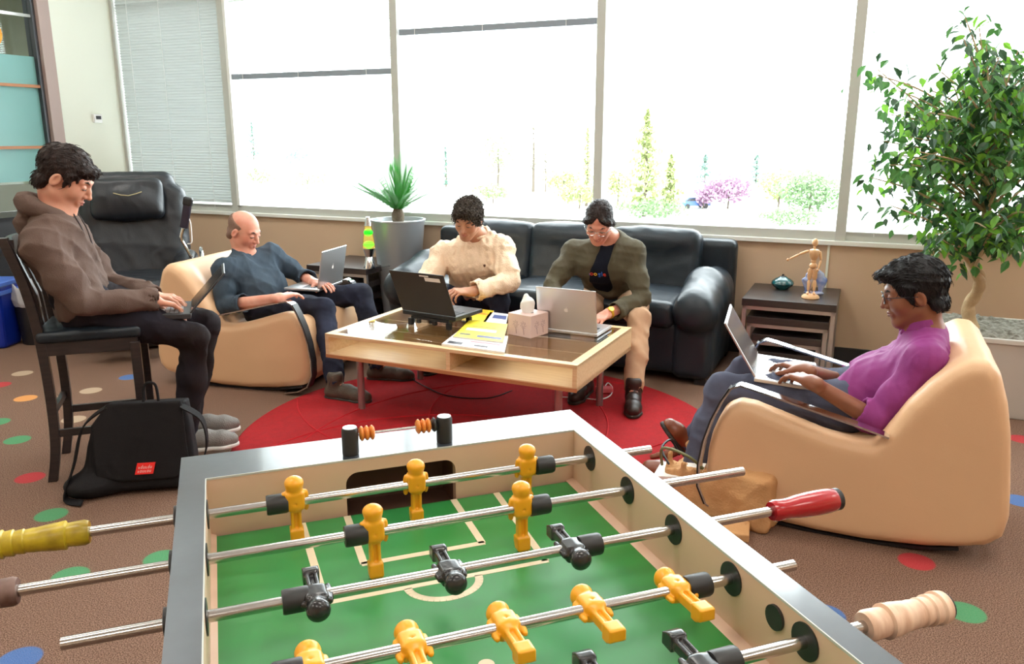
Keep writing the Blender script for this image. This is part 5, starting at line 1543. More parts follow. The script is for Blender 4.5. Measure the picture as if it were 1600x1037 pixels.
def torso_prims(v, J, off, k=.05, belly=0.0):
    P, C, N = J['pelvis'], J['chest'], J['neck']; lat = nrm(J['shL']-J['shR']); hl = nrm(J['hipL']-J['hipR'])
    fwd = nrm(np.cross(lat, C-P)) ; fwd = fwd if np.dot(fwd, J['f']) > 0 else -fwd
    wst = P*.5 + C*.5 + J.get('bend', 0)*fwd
    for i in (-1, 1):
        v.cone(P + hl*i*.075, wst + hl*i*.055 + fwd*belly*.5, .100+off, .088+off+belly*.5, k)
        v.cone(wst + hl*i*.055 + fwd*belly*.5, C + lat*i*.075, .088+off+belly*.5, .094+off, k)
    v.cone(C + lat*.07, C - lat*.07, .098+off, .098+off, k)
    v.cone(C, N, .085+off, .05+off*.6, k)
    for s in 'LR':
        v.cone(N*.9 + C*.1, J['sh'+s], .050+off, .046+off, k+.02)
        v.cone(C + (J['sh'+s]-C)*.4, J['sh'+s], .075+off, .050+off, k)
def person(name, label, J, spec):
    t = thing(name, label, 'person', (J['pelvis'][0], J['pelvis'][1], 0))
    c, R, hs = J['head'], J['R'], spec.get('hs', 1.0)
    sk = spec['skin']
    pts = [J[k] for k in J if isinstance(J[k], np.ndarray) and J[k].shape == (3,) and k not in ('f',)]
    lo = np.min(pts, 0) - .17; hi = np.max(pts, 0) + .17
    fine = [(c-.15*hs, c+.15*hs, .0034)]
    for s in 'LR':
        if ('hand'+s) in J: fine.append((np.minimum(J['wr'+s], J['hand'+s])-.05, np.maximum(J['wr'+s], J['hand'+s])+.07, .0036))
    # the body: one continuous skin
    v = Vol(lo, hi, .014, fine)
    head_prims(v, c, R, hs, nose=spec.get('nose', 1.0))
    v.cone(c + R @ (np.array([0, -.030, -.060])*hs), J['neck'] + nrm(c-J['neck'])*.02, .050*hs, .056*hs, .03)
    torso_prims(v, J, -.012, belly=spec.get('belly', 0)*.8)
    for s in 'LR':
        v.path([J['sh'+s], J['el'+s]], [.046, .038], .03); v.path([J['el'+s], J['wr'+s]], [.039, .026], .02)
        if ('hand'+s) in J:
            hd = J['hand'+s] - J['wr'+s]
            o = spec.get('hand'+s, {})
            hand_prims(v, J['wr'+s], hd, o.get('n', (0, 0, -1)), o['t'], 1.0, o.get('curl', (.40, .42, .30)), thumb=o.get('thumb', .5), cs=o.get('cs'))
        v.path([J['hip'+s], J['kn'+s]], [.078, .052], .03); v.path([J['kn'+s], J['an'+s]], [.050, .034], .02)
        if ('toe'+s) in J: v.path([J['an'+s], J['an'+s]*.5+J['toe'+s]*.5-np.array([0, 0, .02]), J['toe'+s]-np.array([0, 0, .012])], [.032, .020, .014], .02)
    body = v.mesh('body', sk, t)
    g = lambda x, y, z: c + R @ (np.array([x, y, z])*hs)
    # eyes, brows, lips
    for i in (-1, 1):
        e = Vol(g(i*.031, .08, 0)-.03, g(i*.031, .08, 0)+.03, .0018)
        e.ell(g(i*.031, .0752, -.0035), np.array([.0135, .0122, .0070])*hs, R, k=0)
        e.mesh('eye', M_eye_white, t)
        e = Vol(g(i*.031, .085, 0)-.04, g(i*.031, .085, 0)+.04, .0022)
        e.path([g(i*.018, .0862, -.0015), g(i*.031, .0882, -.0045), g(i*.044, .0800, -.0030)], .0016*hs, .002); e.mesh('eyelashes', M_brow, t)
        e = Vol(g(i*.033, .08, .02)-.045, g(i*.033, .08, .02)+.045, .0024)
        e.path([g(i*.016, .0885, .021), g(i*.033, .0845, .0270), g(i*.047, .0720, .0225)], [.0034*hs, .0036*hs, .0018*hs], .004); e.mesh('eyebrow', spec.get('brow', M_brow), t)
    e = Vol(g(0, .08, -.06)-.04, g(0, .08, -.06)+.04, .002)
    e.path([g(-.019, .0835, -.0595), g(-.006, .0915, -.0575), g(.006, .0915, -.0575), g(.019, .0835, -.0595)], [.0022*hs, .0038*hs, .0038*hs, .0022*hs], .002)
    e.path([g(-.017, .0835, -.0655), g(0, .0905, -.0675), g(.017, .0835, -.0655)], [.0026*hs, .0046*hs, .0026*hs], .002)
    e.mesh('lips', spec.get('lip', M_lip), t)
    hair(t, c, R, hs, spec)
    # trousers
    lo2 = np.min([J[k] for k in ('pelvis', 'hipL', 'hipR', 'knL', 'knR', 'anL', 'anR')], 0) - .19; hi2 = np.max([J[k] for k in ('pelvis', 'hipL', 'hipR', 'knL', 'knR', 'anL', 'anR')], 0) + .19
    v = Vol(lo2, hi2, .0095); hl = nrm(J['hipL']-J['hipR']); up = nrm(J['chest']-J['pelvis'])
    for i in (-1, 1): v.cone(J['pelvis']+hl*i*.075, J['pelvis']+hl*i*.07+up*.10, .112, .105, .03)
    lg = spec.get('leg', 1.0)
    for s in 'LR':
        h, k_, a = J['hip'+s], J['kn'+s], J['an'+s]
        v.path([h, h*.45+k_*.55, k_], [.098*lg, .084*lg, .068*lg], .03)
        v.path([k_, k_*.6+a*.4, a - (k_-a)*.03], [.066*lg, .066*lg, .058*lg], .025)
    v.folds(spec.get('lf', .010), 14, spec['seed']); v.folds(.005, 34, spec['seed']+5)
    for s in 'LR':
        h, k_, a = J['hip'+s], J['kn'+s], J['an'+s]
        v.cone(a + (k_-a)*.02, a - (k_-a)*.16, .046, .052, .006, 's')
    v.mesh('trousers', spec['trousers'], t)
    # top
    arms = spec['sleeve']      # fraction of the forearm that the sleeve covers, per side
    off = spec.get('off', .014)
    keys = ['pelvis', 'shL', 'shR', 'elL', 'elR', 'wrL', 'wrR', 'neck']
    lo3 = np.min([J[k] for k in keys], 0) - .18; hi3 = np.max([J[k] for k in keys], 0) + .16
    v = Vol(lo3, hi3, .0078); 
    up = nrm(J['chest']-J['pelvis'])
    torso_prims(v, J, off, belly=spec.get('belly', 0)); v.half(J['pelvis']-up*spec.get('hem', .02), -up, .01)
    ws = spec.get('sw', 1.0); ends = {}
    for s in 'LR':
        a, e_, w = J['sh'+s], J['el'+s], J['wr'+s]
        end = e_ + (w-e_)*arms; ends[s] = (end, nrm(w-e_))
        v.path([a, a*.4+e_*.6, e_], [.055*ws+off*.4, .053*ws+off*.2, .047*ws+off*.2], .04)
        re = (.052 + (.038-.052)*arms)*ws + off*.3
        v.path([e_, end], [.048*ws+off*.2, re], .02)
        if spec.get('cuff'): v.cone(end-ends[s][1]*.028, end-ends[s][1]*.004, re+.007, re+.008, .004)
    v.folds(spec.get('tf', .013), spec.get('tff', 12), spec['seed']+1); v.folds(.0055, 30, spec['seed']+2)
    if spec.get('knit'):
        lat = nrm(J['shL']-J['shR']); X, Y, Z = v.grid((slice(None),)*3)
        q = (X*lat[0]+Y*lat[1]+Z*lat[2]) - float(J['chest']@lat)
        msk = np.abs(v.d) < .04
        rib = (.0032*np.sin(q*130) + .0065*np.maximum(0, np.sin(q*52))*np.abs(np.sin(Z*70+2.4*np.sin(q*52))))
        v.d = np.where(msk, v.d - rib, v.d).astype(np.float32)
    for s in 'LR':
        end, d = ends[s]
        re = (.050 + (.036-.050)*arms)*ws + off*.3
        v.cone(end+d*.088, end+d*.15, .088, .088, .0, 's')
        v.cone(end-d*.02, end+d*.02, re-.010, re-.006, .003, 's')
    nd = nrm(c-J['neck'])
    nk = spec.get('neckline', .062)
    v.cone(J['neck']+nd*.035+R[:, 1]*.008, J['neck']+nd*.14, nk, nk+.02, .012, 's')
    if spec.get('open_front'):
        fr = J['f']; lat = nrm(J['shL']-J['shR'])
        F0 = J['chest'] + fr*.16; 
        for q0, q1, w0, w1 in ((J['neck']+fr*.10, J['chest']+fr*.16, .045, .055), (J['chest']+fr*.16, J['pelvis']+up*.10+fr*.20, .055, .075)):
            v.cone(q0, q1, w0, w1, .02, 's')
        v2 = Vol(lo3, hi3, .009); torso_prims(v2, J, off-.016); v2.folds(.004, 16, 77)
        
        v2.cone(J['neck']+nd*.03, J['neck']+nd*.14, .055, .08, .012, 's'); v2.half(J['pelvis']-up*.02, -up)
        tee = v2.mesh('t_shirt', M_tee, t)
        t['_tee'] = tee.name
    top = v.mesh(spec['top_name'], spec['top'], t)
    # collar ring / hood
    if spec.get('collar'):
        v = Vol(J['neck']-.16, J['neck']+.16, .004)
        n = 22; ring = []
        side = R[:, 0]; fr = nrm(J['f']); upn = nd
        for i in range(n+1):
            a = 2*math.pi*(i/n)*.90 + math.pi*.10 - math.pi/2 + math.pi
            a = math.pi/2 + math.pi*.12 + (2*math.pi-.24*math.pi)*i/n
            ring.append(J['neck'] + upn*(.042 - .018*math.sin(a)) + fr*(.062*math.sin(a)+.006) + side*.062*math.cos(a))
        kind = spec['collar']
        if kind == 'shirt':
            for off_, r_ in ((0, .006), (.010, .006), (.020, .006), (-.010, .007), (-.02, .008)): v.path([p + upn*off_ + nrm(p-J['neck']-upn*np.dot(p-J['neck'], upn))*(-off_*.25) for p in ring], r_, .008)
            for q in (ring[0], ring[-1]):
                v.path([q+upn*.018, q-upn*.02+fr*.018, q-upn*.045+fr*.014+ (q-J['neck'])*.15], [.007, .007, .004], .01)
        else:
            v.path(ring, .0105, .01)
        v.mesh('collar', spec['top'], t)
    if spec.get('hood'):
        v = Vol(J['neck']-.26, J['neck']+.24, .006); fr = nrm(J['f']); side = nrm(J['shL']-J['shR'])
        ring = []
        for i in range(19):
            a = math.pi/2 + .5 + (2*math.pi-1.0)*i/18
            ring.append(J['neck'] + np.array([0, 0, 1.])*(.030 - .035*math.sin(a)) + fr*(.080*math.sin(a)-.020) + side*.088*math.cos(a))
        v.path(ring, [.018+.018*math.sin(math.pi*i/18)**2 for i in range(19)], .03)
        v.path([J['neck']-fr*.07+np.array([0,0,.02]), J['neck']-fr*.105-np.array([0,0,.03]), J['neck']-fr*.11-np.array([0,0,.10])], [.035, .042, .03], .05)
        v.folds(.006, 20, 9)
        v.mesh('hood', spec['top'], t)
        for i_ in (-1, 1):
            MB().tube(smooth_pts([J['neck']+fr*.075+side*i_*.03+np.array([0,0,.02]), J['neck']+fr*.105+side*i_*.035+np.array([0,0,-.05]), J['neck']+fr*.125+side*i_*.03+np.array([0,0,-.14])]), .003, 6).build('drawstring', M_hood_in, t, smooth=True, world=True)
    # shoes
    for s in 'LR':
        if ('toe'+s) not in J: continue
        a, q = J['an'+s], J['toe'+s]; d = nrm([q[0]-a[0], q[1]-a[1], (q[2]-a[2])*.0+spec.get('toe_up', {}).get(s, 0)]); sd = nrm(np.cross(d, [0, 0, 1.0])); upz = np.cross(sd, d)
        z0 = min(J['sole'+s], a[2]-.06); heel = np.array([a[0], a[1], z0]) - d*.035; toe = heel + d*.265
        v = Vol(np.minimum(heel, toe)-.09, np.maximum(heel, toe)+.16, .0055)
        v.path([heel+upz*.042, heel+d*.10+upz*.044, heel+d*.19+upz*.036, heel+d*.232+upz*.032], [.036, .036, .044, .034], .02)
        v.cone(heel+d*.03+upz*.05, a+upz*.035, .043, .047, .03); v.ball(heel+d*.12+upz*.062, .034, .03)
        v.half(heel+upz*.016, -upz)
        sh = v.mesh('shoe', spec['shoe'], t)
        v = Vol(np.minimum(heel, toe)-.09, np.maximum(heel, toe)+.10, .0055)
        v.path([heel+upz*.01, heel+d*.10+upz*.01, heel+d*.19+upz*.01, heel+d*.232+upz*.01], [.038, .038, .047, .036], .02); v.half(heel+upz*.0195, upz); v.half(heel, -upz)
        v.mesh('sole', spec.get('sole', M_sole_dark), sh)
        if spec.get('laces'):
            lb = MB()
            for i in range(4):
                p = heel + d*(.115+.022*i) + upz*(.088-.007*i)
                lb.tube([p-sd*.018-upz*.005, p+upz*.002, p+sd*.018-upz*.005], .0028, 6)
            lb.build('laces', M_cord, sh, world=True)
    return t, top, g

def hair(t, c, R, s, spec):
    st = spec['hair']; g = lambda x, y, z: c + R @ (np.array([x, y, z])*s)
    v = Vol(c-.18*s, c+.18*s, .0036)
    E = lambda x, y, z, a, b, h, k=.02, op='u': v.ell(g(x, y, z), np.array([a, b, h])*s, R, k=k, op=op)
    th = dict(short=.010, quiff=.011, curly=.014, long=.006, buzz=.0022)[st]
    v.ell(g(0, -.016, .038), np.array([.0725+th, .094+th, .081+th])*s, R, k=0)
    v.path([g(-.045, -.060, -.045), g(0, -.075, -.05), g(.045, -.060, -.045)], [(.022+th*.4)*s]*3, .03)
    if st == 'buzz': v.path([g(-.060, -.03, -.02), g(0, -.085, -.02), g(.060, -.03, -.02)], [(.018)*s]*3, .03)
    # face opening
    zf = dict(short=-.010, quiff=.012, curly=.0, long=.0, buzz=-.01)[st]
    E(0, .115, -.030+zf*.5, .082, .092, .088+zf, k=.006, op='s')
    # ears and below
    for i in (-1, 1):
        E(i*.090, .004, -.030, .034, .030, .046, k=.006, op='s')
        if st != 'long': v.cone(g(i*.075, -.010, -.06), g(i*.07, -.015, -.14), .035*s, .05*s, .006, 's')
    v.half(g(0, -.06, -.088), -(R[:, 2]*.9 - R[:, 1]*.35))
    if st == 'short':
        v.path([g(-.055, .058, .070), g(-.02, .078, .068), g(.03, .078, .066), g(.06, .056, .062)], [.016*s, .016*s, .015*s, .014*s], .02)
        for q in range(9): v.cone(g(-.05+.0125*q, .076-.6*abs(-.05+.0125*q)**1.5, .066), g(-.052+.0125*q, .088-.6*abs(-.05+.0125*q)**1.5, .042+.006*(q % 3)), .0085*s, .002*s, .006)
        for i in (-1, 1): v.cone(g(i*.070, .030, .03), g(i*.070, .022, -.022), .013*s, .008*s, .014)
        v.folds(.0042, 60, 3)
    if st == 'quiff':
        v.path([g(-.045, .055, .080), g(-.02, .088, .078), g(.02, .096, .076), g(.05, .070, .070)], [.016*s, .015*s, .012*s, .012*s], .025)
        v.path([g(.0, -.02, .100), g(0, .06, .092)], [.026*s, .020*s], .04)
        for q in range(11): v.cone(g(-.055+.011*q, .05, .085), g(-.05+.010*q, .092-.5*abs(-.055+.011*q)**1.5, .060+.005*(q*7 % 3)), .010*s, .003*s, .008)
        for i in (-1, 1): v.cone(g(i*.071, .022, .03), g(i*.071, .012, -.020), .012*s, .007*s, .014)
        v.folds(.0035, 60, 5)
    if st == 'curly':
        v.path([g(-.05, .055, .080), g(0, .078, .088), g(.05, .055, .080)], [.020*s, .022*s, .020*s], .02)
        for i in (-1, 1): v.cone(g(i*.072, .018, .03), g(i*.072, .010, -.025), .014*s, .008*s, .014)
        v.noise(.015, 210, 4); v.noise(.007, 430, 5)
    if st == 'long':
        v.path([g(0, -.10, .0), g(0, -.125, -.03), g(.01, -.12, -.09), g(.02, -.10, -.14)], [.030*s, .022*s, .024*s, .016*s], .02)
        v.path([g(0, -.02, .126), g(0, .04, .118), g(0, .075, .090), g(0, .088, .062)], [.0022*s, .0030*s, .010*s, .022*s], .006, 's')
        v.path([g(-.012, .085, .055), g(0, .09, .06), g(.012, .085, .055)], .014*s, .012, 's')
        for i in (-1, 1): v.path([g(i*.03, .07, .075), g(i*.062, .045, .035), g(i*.074, .0, .0), g(i*.05, -.07, -.02)], [.010*s, .012*s, .014*s, .016*s], .02)
        v.folds(.0026, 60, 8)
    if st == 'buzz':
        # bald on top: cut the crown away
        E(0, .030, .098, .084, .112, .070, k=.03, op='s')
        v.noise(.0008, 400, 2)
    ho = v.mesh('hair', spec['hair_m'], t)
    strands(t, ho, c, R, s, st, spec['hair_m'])

def strands(t, ho, c, R, s, st, m):
    """combed locks lying on the hair, so that it does not read as a solid cap"""
    if st == 'buzz': return
    rng = random.Random(len(st)*7 + int(c[0]*100)); me = ho.data
    Ti = T_OF[t.name].inverted(); cl = np.array(Ti @ Vector(c))
    P = [p for p in me.polygons]; mb = MB()
    n = dict(short=900, quiff=1000, curly=1300, long=900)[st]
    for _ in range(n):
        p = rng.choice(P); q = np.array(p.center); nn = np.array(p.normal); l = R.T @ (q - cl)/s
        if l[2] < -.085 or np.dot(nn, q-cl) < 0: continue
        if st == 'curly':
            d0 = np.array([rng.gauss(0, 1), rng.gauss(0, 1), rng.gauss(0, 1)])
        elif st == 'long': d0 = R @ np.array([math.copysign(.8, l[0]) if l[1] > -.03 else -l[0]*6, -.7, -.75])
        elif l[2] > .05: d0 = R @ np.array([.35 if st == 'quiff' else -.2, 1.0, .1 if l[1] < .03 else -.5]) if l[1] > -.05 else R @ np.array([l[0]*4, -.5, -1.0])
        else: d0 = R @ np.array([0, -.15 if l[1] < .03 else .1, -1.0])
        d0 = d0 + np.array([rng.gauss(0, .22), rng.gauss(0, .22), rng.gauss(0, .22)])
        d = d0 - nn*np.dot(d0, nn)
        if np.linalg.norm(d) < .1: continue
        d = nrm(d); L_ = rng.uniform(.016, .034)*(.6 if st == 'curly' else 1); lift = .0035 if st == 'curly' else .0016
        if st == 'curly':
            sd = np.cross(d, nn); pts = [q + nn*.001, q + d*L_*.35 + nn*.006 + sd*.004, q + d*L_*.55 + nn*.008 - sd*.003, q + d*L_*.4 + nn*.010 - sd*.006]
        else:
            k = 1/ .09
            pts = [q - nn*.001, q + d*L_*.33 + nn*lift, q + d*L_*.66 + nn*(lift*1.4 - (L_*.66)**2*k*.4), q + d*L_ + nn*(lift*1.2 - L_**2*k*.45)]
        r = rng.uniform(.0010, .0019)
        mb.tube(pts, [r, r*1.1, r*.9, r*.25], 4)
    mb.build('strands', m, t, smooth=True)

def glasses(t, g, R, m, s=1.0, lens=None):
    mb = MB()
    for i in (-1, 1):
        pts = []
        for k in range(17):
            a = 2*math.pi*k/16
            pts.append(g(i*.032 + .0235*math.copysign(abs(math.cos(a))**.7, math.cos(a)), .1015-.004*abs(math.cos(a)), .000 + .0155*math.copysign(abs(math.sin(a))**.7, math.sin(a))))
        mb.tube(pts, .0017*s, 6)
        mb.tube([g(i*.055, .095, .006), g(i*.074, .055, .004), g(i*.080, -.005, -.002)], .0018*s, 6)
    mb.tube([g(-.009, .101, .005), g(0, .103, .007), g(.009, .101, .005)], .0017*s, 6)
    mb.build('glasses', m, t, smooth=True, world=True)

LAT = lambda x, y, s, l: at_plane(x, y, s, l)

# --- man in the purple shirt (right chair)
cen = lat5 + .385
c5pt = lambda x, y, dl: LAT(x, y, s5, cen+dl)
J = dict(f=f5)
J['head'] = c5pt(1428, 457, 0); J['R'] = pitch(f5, 14, 4)
J['neck'] = c5pt(1447, 523, 0); J['chest'] = c5pt(1432, 578, 0); J['pelvis'] = CH(chair5_o, f5, .05, 0, .42)
J['shL'] = c5pt(1447, 563, -.185); J['shR'] = c5pt(1436, 548, .185)
J['elL'] = c5pt(1370, 658, -.25); J['wrL'] = at_z(1268, 597, .572); J['handL'] = at_z(1210, 575, .568)
J['elR'] = c5pt(1352, 608, .25); J['wrR'] = at_z(1258, 578, .572); J['handR'] = at_z(1208, 562, .568)
J['hipL'] = CH(chair5_o, f5, .07, .09, .435); J['hipR'] = CH(chair5_o, f5, .07, -.09, .435)
J['knL'] = c5pt(1130, 606, -.13); J['knR'] = c5pt(1163, 578, .15)
J['anL'] = at_z(1082, 738, .10); J['anR'] = at_z(1078, 694, .10)
J['toeL'] = J['anL'] + nrm([-.95, .25, 0])*.16 - np.array([0, 0, .06]); J['toeR'] = J['anR'] + nrm([-.97, .10, 0])*.17 - np.array([0, 0, .055])
J['soleL'] = J['soleR'] = .012
p5, top5, g5 = person('person', 'man in purple shirt with glasses typing in the right cream lounge chair', J,
    dict(skin=M_skin_dark, lip=M_lip_dark, hair='quiff', hair_m=M_hair_black, hs=1.08, trousers=M_jean_grey, top=M_purple, top_name='shirt', sleeve=.22, cuff=True, off=.012, sw=1.02, tf=.008, seed=5, shoe=M_shoe_brown,
         collar='shirt', handL=dict(t=(0, 0, .3)+0*f5 if False else tuple(s5*1.0), curl=(.30, .40, .30)), handR=dict(t=tuple(-s5), curl=(.30, .40, .3)), belly=.02, hem=.0, toe_up=dict(L=.05, R=.22)))
glasses(p5, g5, J['R'], M_black)
J5 = J
# shirt buttons
hz = .535
h_near = at_z(1178, 590, hz); h_far = at_z(1182, 552, hz)
mid5 = (h_near+h_far)/2
top_n = LAT(1131, 518, s5, float(h_near @ s5)); lidv = top_n - h_near
la = math.degrees(math.atan2(lidv[2], float(lidv @ f5)))
w5 = float(np.linalg.norm(h_far-h_near))
laptop('silver laptop open on the lap of the man in purple', mid5 - np.array([0, 0, .016]), h_far-h_near, f5 + np.array([0, 0, .08]), w5, .25, la, M_silver, M_white, mat('grey_reflecting_screen', (.10, .10, .11), .15))

# --- bald man in the dark sweater (left lounge chair)
cen2 = float(chair2_o @ s2)
q2 = lambda x, y, dl: LAT(x, y, s2, cen2+dl)
J = dict(f=f2)
J['head'] = q2(382, 361, 0.02); J['R'] = pitch(f2, 20, -4)
J['neck'] = q2(380, 403, 0.02); J['chest'] = q2(392, 432, 0.02); J['pelvis'] = CH(chair2_o, f2, .04, 0, .43)
J['shR'] = q2(352, 421, -.18); J['shL'] = q2(424, 398, .19)
J['elR'] = q2(352, 477, -.25); J['wrR'] = at_z(437, 465, .575); J['handR'] = at_z(482, 453, .585)
J['elL'] = q2(472, 432, .28); J['wrL'] = q2(494, 443, .12); J['handL'] = q2(520, 446, .04)
J['hipL'] = CH(chair2_o, f2, .06, .09, .44); J['hipR'] = CH(chair2_o, f2, .06, -.09, .44)
J['knR'] = q2(507, 481, -.13); J['knL'] = q2(566, 460, .20)
J['anR'] = at_z(524, 598, .10); J['anL'] = at_z(590, 570, .10)
J['toeR'] = J['anR'] + nrm([.9, -.35, 0])*.17 - np.array([0, 0, .055]); J['toeL'] = J['anL'] + nrm([.98, -.1, 0])*.17 - np.array([0, 0, .055])
J['soleL'] = J['soleR'] = .004
p2, top2, g2 = person('person', 'bald man in dark slate sweater typing in the left cream lounge chair', J,
    dict(skin=M_skin_pink, hair='buzz', hair_m=M_hair_short, hs=1.04, trousers=M_jean_dark, top=M_slate, top_name='sweater', sleeve=.33, cuff=True, off=.015, sw=1.12, seed=13, shoe=M_sneak_taupe, laces=True, sole=M_sole_dark,
         collar='crew', handR=dict(t=tuple(s2), curl=(.25, .35, .25)), handL=dict(t=tuple(-s2), curl=(.25, .35, .25)), belly=.045, hem=.0))
J2 = J
n_b = q2(497, 452, -.02); l_far = n_b + s2*.33
top_ = LAT(503.5, 394, s2, float(n_b @ s2)); lv = top_-n_b; la = math.degrees(math.atan2(lv[2], float(lv @ f2)))
t2l, lid2, M2l = laptop('silver laptop with lid raised on the knees of the bald man', (n_b+l_far)/2 - np.array([0, 0, .016]), -(l_far-n_b), f2, .33, .235, la, M_silver, M_keys_dark)
logo_apple(lid2, mat('logo_white', (.9, .88, .85), .3), .022, M2l @ Matrix.Translation((0, .118, -.0001)) @ Matrix.Rotation(math.pi, 4, 'Y'))

# --- man in the brown hoodie (bar stool)
l1 = float(st_c @ s1)
q1 = lambda x, y, dl: LAT(x, y, s1, l1+dl)
J = dict(f=f1)
J['head'] = q1(103, 278, 0); J['R'] = pitch(f1, 30, -8)
J['neck'] = q1(86, 338, 0); J['chest'] = q1(92, 388, 0); J['pelvis'] = st_c - f1*.02 + np.array([0, 0, .75])
J['shR'] = q1(66, 386, -.185); J['shL'] = q1(108, 376, .185)
J['elR'] = q1(128, 474, -.24); J['wrR'] = q1(240, 470, -.12); J['handR'] = q1(275, 478, -.08)
J['elL'] = q1(168, 440, .24); J['wrL'] = q1(240, 463, .10); J['handL'] = q1(276, 466, .06)
J['hipL'] = st_c + f1*.0 + s1*.09 + np.array([0, 0, .745]); J['hipR'] = st_c + f1*.0 - s1*.09 + np.array([0, 0, .745])
J['knR'] = q1(305, 527, -.12); J['knL'] = q1(322, 507, .12)
J['anR'] = q1(290, 676, -.10); J['anL'] = q1(296, 652, .10)
J['toeR'] = J['anR'] + f1*.16 - np.array([0, 0, .06]); J['toeL'] = J['anL'] + f1*.16 - np.array([0, 0, .06])
J['soleR'] = J['anR'][2]-.09; J['soleL'] = J['anL'][2]-.09
p1, top1, g1 = person('person', 'smiling man in brown hooded sweatshirt typing on the black bar stool', J,
    dict(skin=M_skin, hair='short', hair_m=M_hair_brown, hs=1.10, trousers=M_jean_blue, top=M_hoodie, top_name='hoodie', sleeve=1.0, cuff=True, off=.020, sw=1.22, tf=.015, seed=23, shoe=M_shoe_grey, laces=True, sole=M_sole,
         collar=None, hood=True, handR=dict(t=tuple(s1), curl=(.35, .45, .3)), handL=dict(t=tuple(-s1), curl=(.35, .45, .3)), leg=1.0, hem=.03, neckline=.066))
J1 = J
n_b = q1(298, 491, -.15); tp1 = LAT(350, 422, s1, float(n_b @ s1)); lv = tp1-n_b; la = math.degrees(math.atan2(lv[2], float(lv @ f1)))
laptop('black laptop open on the lap of the man in the brown hoodie', n_b + s1*.155 - np.array([0, 0, .022]), -s1, f1 - np.array([0, 0, .06]), .31, .235, la, mat('laptop_black_matte', (.03, .03, .033), .45), mat('laptop_grey_keys', (.35, .36, .38), .4), thick=.024)

# --- man in the cream sweater (sofa, left)
J = dict(f=nrm(wb))
lf3 = np.cross([0, 0, 1.0], nrm(wb))
J['head'] = at_Y(731, 342, 4.97); J['R'] = pitch(wb, 25, 6, -6)
J['neck'] = at_Y(750, 372, 5.12); J['chest'] = at_Y(742, 408, 5.12); J['pelvis'] = at_Y(748, 458, 5.34)
J['shL'] = at_Y(783, 387, 5.04); J['shR'] = at_Y(694, 396, 5.20)
J['elR'] = at_Y(664, 442, 4.98); J['wrR'] = at_Y(682, 464, 4.78); J['handR'] = at_Y(700, 474, 4.70)
J['elL'] = at_Y(797, 440, 4.88); J['wrL'] = at_Y(733, 456, 4.72); J['handL'] = at_Y(702, 456, 4.65)
J['hipL'] = J['pelvis'] + lf3*.09; J['hipR'] = J['pelvis'] - lf3*.09
J['knL'] = at_Y(781, 470, 4.90); J['knR'] = at_Y(672, 476, 4.98)
J['anL'] = at_Y(775, 540, 4.95); J['anL'][2] = .11; J['anR'] = at_Y(690, 540, 5.0); J['anR'][2] = .11
J['toeL'] = J['anL'] + nrm(wb)*.17 - np.array([0, 0, .055]); J['toeR'] = J['anR'] + nrm(wb)*.17 - np.array([0, 0, .055])
J['soleL'] = J['soleR'] = .012
p3, top3, g3 = person('person', 'curly-haired man in cream cable-knit sweater leaning over black laptop on sofa', J,
    dict(skin=M_skin_olive, hair='curly', hair_m=M_hair_curly, hs=1.02, nose=1.05, trousers=M_jean_dark, top=M_cream, top_name='sweater', sleeve=.82, cuff=True, off=.022, sw=1.28, tf=.010, knit=True, seed=33, shoe=M_shoe_dark,
         collar='crew', handL=dict(t=tuple(-lf3+np.array([0, 0, .5])), n=(-.1, .25, -1), curl=(.7, .8, .5), thumb=.2), handR=dict(t=tuple(lf3), curl=(.4, .4, .3)), belly=.02, hem=-.02))
# --- man in the olive jacket (sofa, right)
J = dict(f=nrm(wb))
J['head'] = at_Y(936, 347, 4.66); J['R'] = pitch(wb, 34, 8, -4)
J['neck'] = at_Y(956, 376, 4.82); J['chest'] = at_Y(946, 414, 4.80); J['pelvis'] = at_Y(958, 460, 5.02)
J['shL'] = at_Y(990, 394, 4.73); J['shR'] = at_Y(897, 394, 4.90)
J['elR'] = at_Y(862, 448, 4.72); J['wrR'] = at_Y(880, 476, 4.50); J['handR'] = at_Y(893, 488, 4.42)
J['elL'] = at_Y(1002, 466, 4.60); J['wrL'] = at_Y(948, 491, 4.42); J['handL'] = at_Y(932, 502, 4.35)
J['hipL'] = J['pelvis'] + lf3*.09; J['hipR'] = J['pelvis'] - lf3*.09
J['knL'] = at_Y(999, 500, 4.47); J['knR'] = at_Y(905, 500, 4.62)
J['anL'] = at_z(990, 607, .11); J['anR'] = at_z(915, 590, .11)
J['toeL'] = J['anL'] + nrm([-.15, -1, 0])*.17 - np.array([0, 0, .055]); J['toeR'] = J['anR'] + nrm(wb)*.17 - np.array([0, 0, .055])
J['soleL'] = J['soleR'] = .014
p4, top4, g4 = person('person', 'long-haired man in olive jacket with glasses leaning over silver laptop on sofa', J,
    dict(skin=M_skin_pink, hair='long', hair_m=M_hair_brown, hs=1.02, trousers=M_khaki, top=M_olive, top_name='jacket', sleeve=.74, cuff=True, off=.018, sw=1.12, tf=.011, seed=43, shoe=M_shoe_dark,
         open_front=True, collar=None, handL=dict(t=tuple(-lf3), curl=(.35, .4, .3)), handR=dict(t=tuple(lf3), curl=(.4, .4, .3)), hem=.02))
glasses(p4, g4, J['R'], M_steel)
wa_ = J['wrL']*.93 + J['elL']*.07; dd = nrm(J['wrL']-J['elL'])
xx = nrm(np.cross(dd, [0, 0, 1])); zz = np.cross(xx, dd)
wt = thing('wristwatch', 'yellow-gold wristwatch on the left wrist of the man in the olive jacket', 'watch', wa_)
Mw = frame(xx, zz, -dd)
MB().lathe([(.030, -.009), (.033, -.008), (.033, .008), (.030, .009), (.030, -.009)], 28, Mw, cap=False).build('band', M_gold, wt, smooth=True)
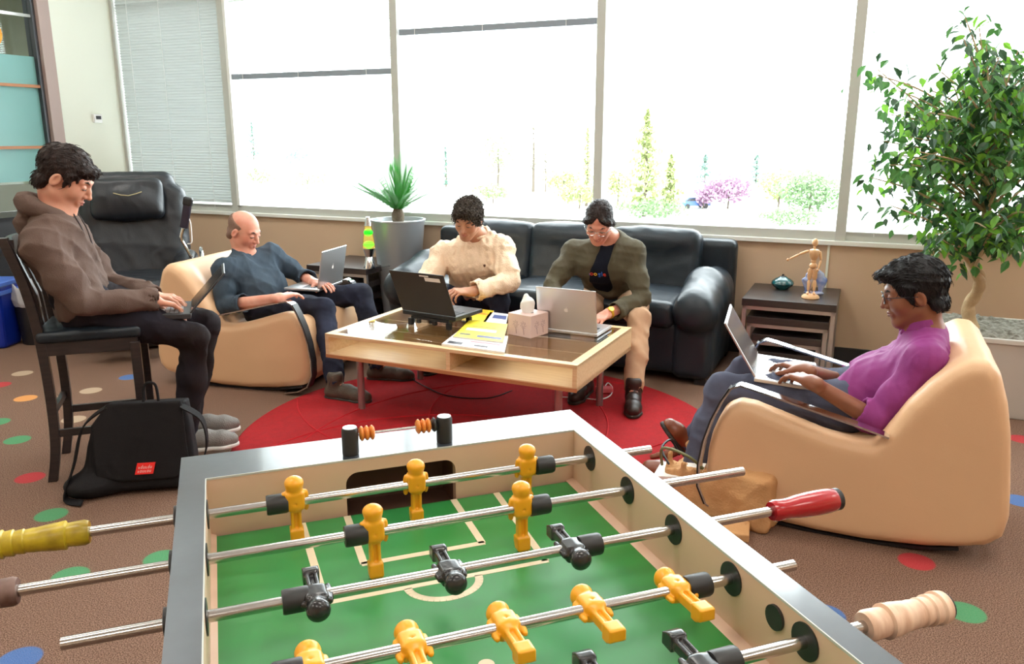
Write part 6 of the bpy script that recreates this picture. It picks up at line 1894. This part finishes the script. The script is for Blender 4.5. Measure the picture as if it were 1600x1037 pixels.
wd = nrm(np.array([0, -.7, .7])); wd = nrm(wd - dd*np.dot(wd, dd)); wx = np.cross(dd, wd)
MB().lathe([(0, 0), (.017, 0), (.018, .003), (.016, .006), (0, .006)], 24, frame(wx, dd, wd, wd*.033)).build('dial', M_gold, wt, smooth=True)
# print on the navy t-shirt
tee = bpy.data.objects[p4['_tee']]; del p4['_tee']
word = 'Google'; gc = [srgb(60, 110, 200), srgb(200, 60, 50), srgb(230, 180, 50), srgb(60, 110, 200), srgb(60, 150, 80), srgb(200, 60, 50)]
from mathutils.bvhtree import BVHTree
Tt = T_OF[p4.name]
def surface_hit(obj, o_, d_):
    me = obj.data; ok, loc, no, idx = (None,)*4
    bv = BVHTree.FromPolygons([v_.co for v_ in me.vertices], [p_.vertices for p_ in me.polygons])
    inv = Tt.inverted()
    h = bv.ray_cast(inv @ Vector(o_), Vector(d_))
    return (Tt @ h[0], h[1]) if h[0] is not None else None
upc = nrm(J['chest']-J['pelvis']); cxs = [-.062, -.037, -.012, .012, .029, .044]
ctr_px = (941, 424)
for ch, xo, cc in zip(word, cxs, gc):
    tgt = at_Y(ctr_px[0], ctr_px[1], 4.80) + lf3*xo
    org = np.array(tgt) + nrm(wb)*.5
    h = surface_hit(tee, org, -nrm(wb))
    if not h: continue
    loc, no = h; no = nrm(no); xr_ = nrm(lf3 - no*np.dot(lf3, no)); yr_ = np.cross(no, xr_)
    o = text_obj('print', ch, .040, mat('print_'+str(int(cc[0]*1000)), cc, .6), tee, Matrix.Identity(4), .0012, True)
    o.data.transform(Tt.inverted() @ frame(xr_, yr_, no, np.array(loc)+no*.002))

# small crest on the cream sweater
Tt = T_OF[p3.name]
h = surface_hit(top3, at_Y(757, 415, 4.3), nrm(ray(757, 415)))
if h:
    loc, no = h; no = nrm(no); xr_ = nrm(lf3 - no*np.dot(lf3, no)); yr_ = np.cross(no, xr_)
    o = MB().prism([(-.006, -.004), (0, -.010), (.006, -.004), (.008, .006), (0, .010), (-.008, .006)], 0, .003).build('crest', mat('crest_brown', srgb(90, 60, 50), .7), top3)
    o.data.transform(Tt.inverted() @ frame(xr_, yr_, no, np.array(loc)))
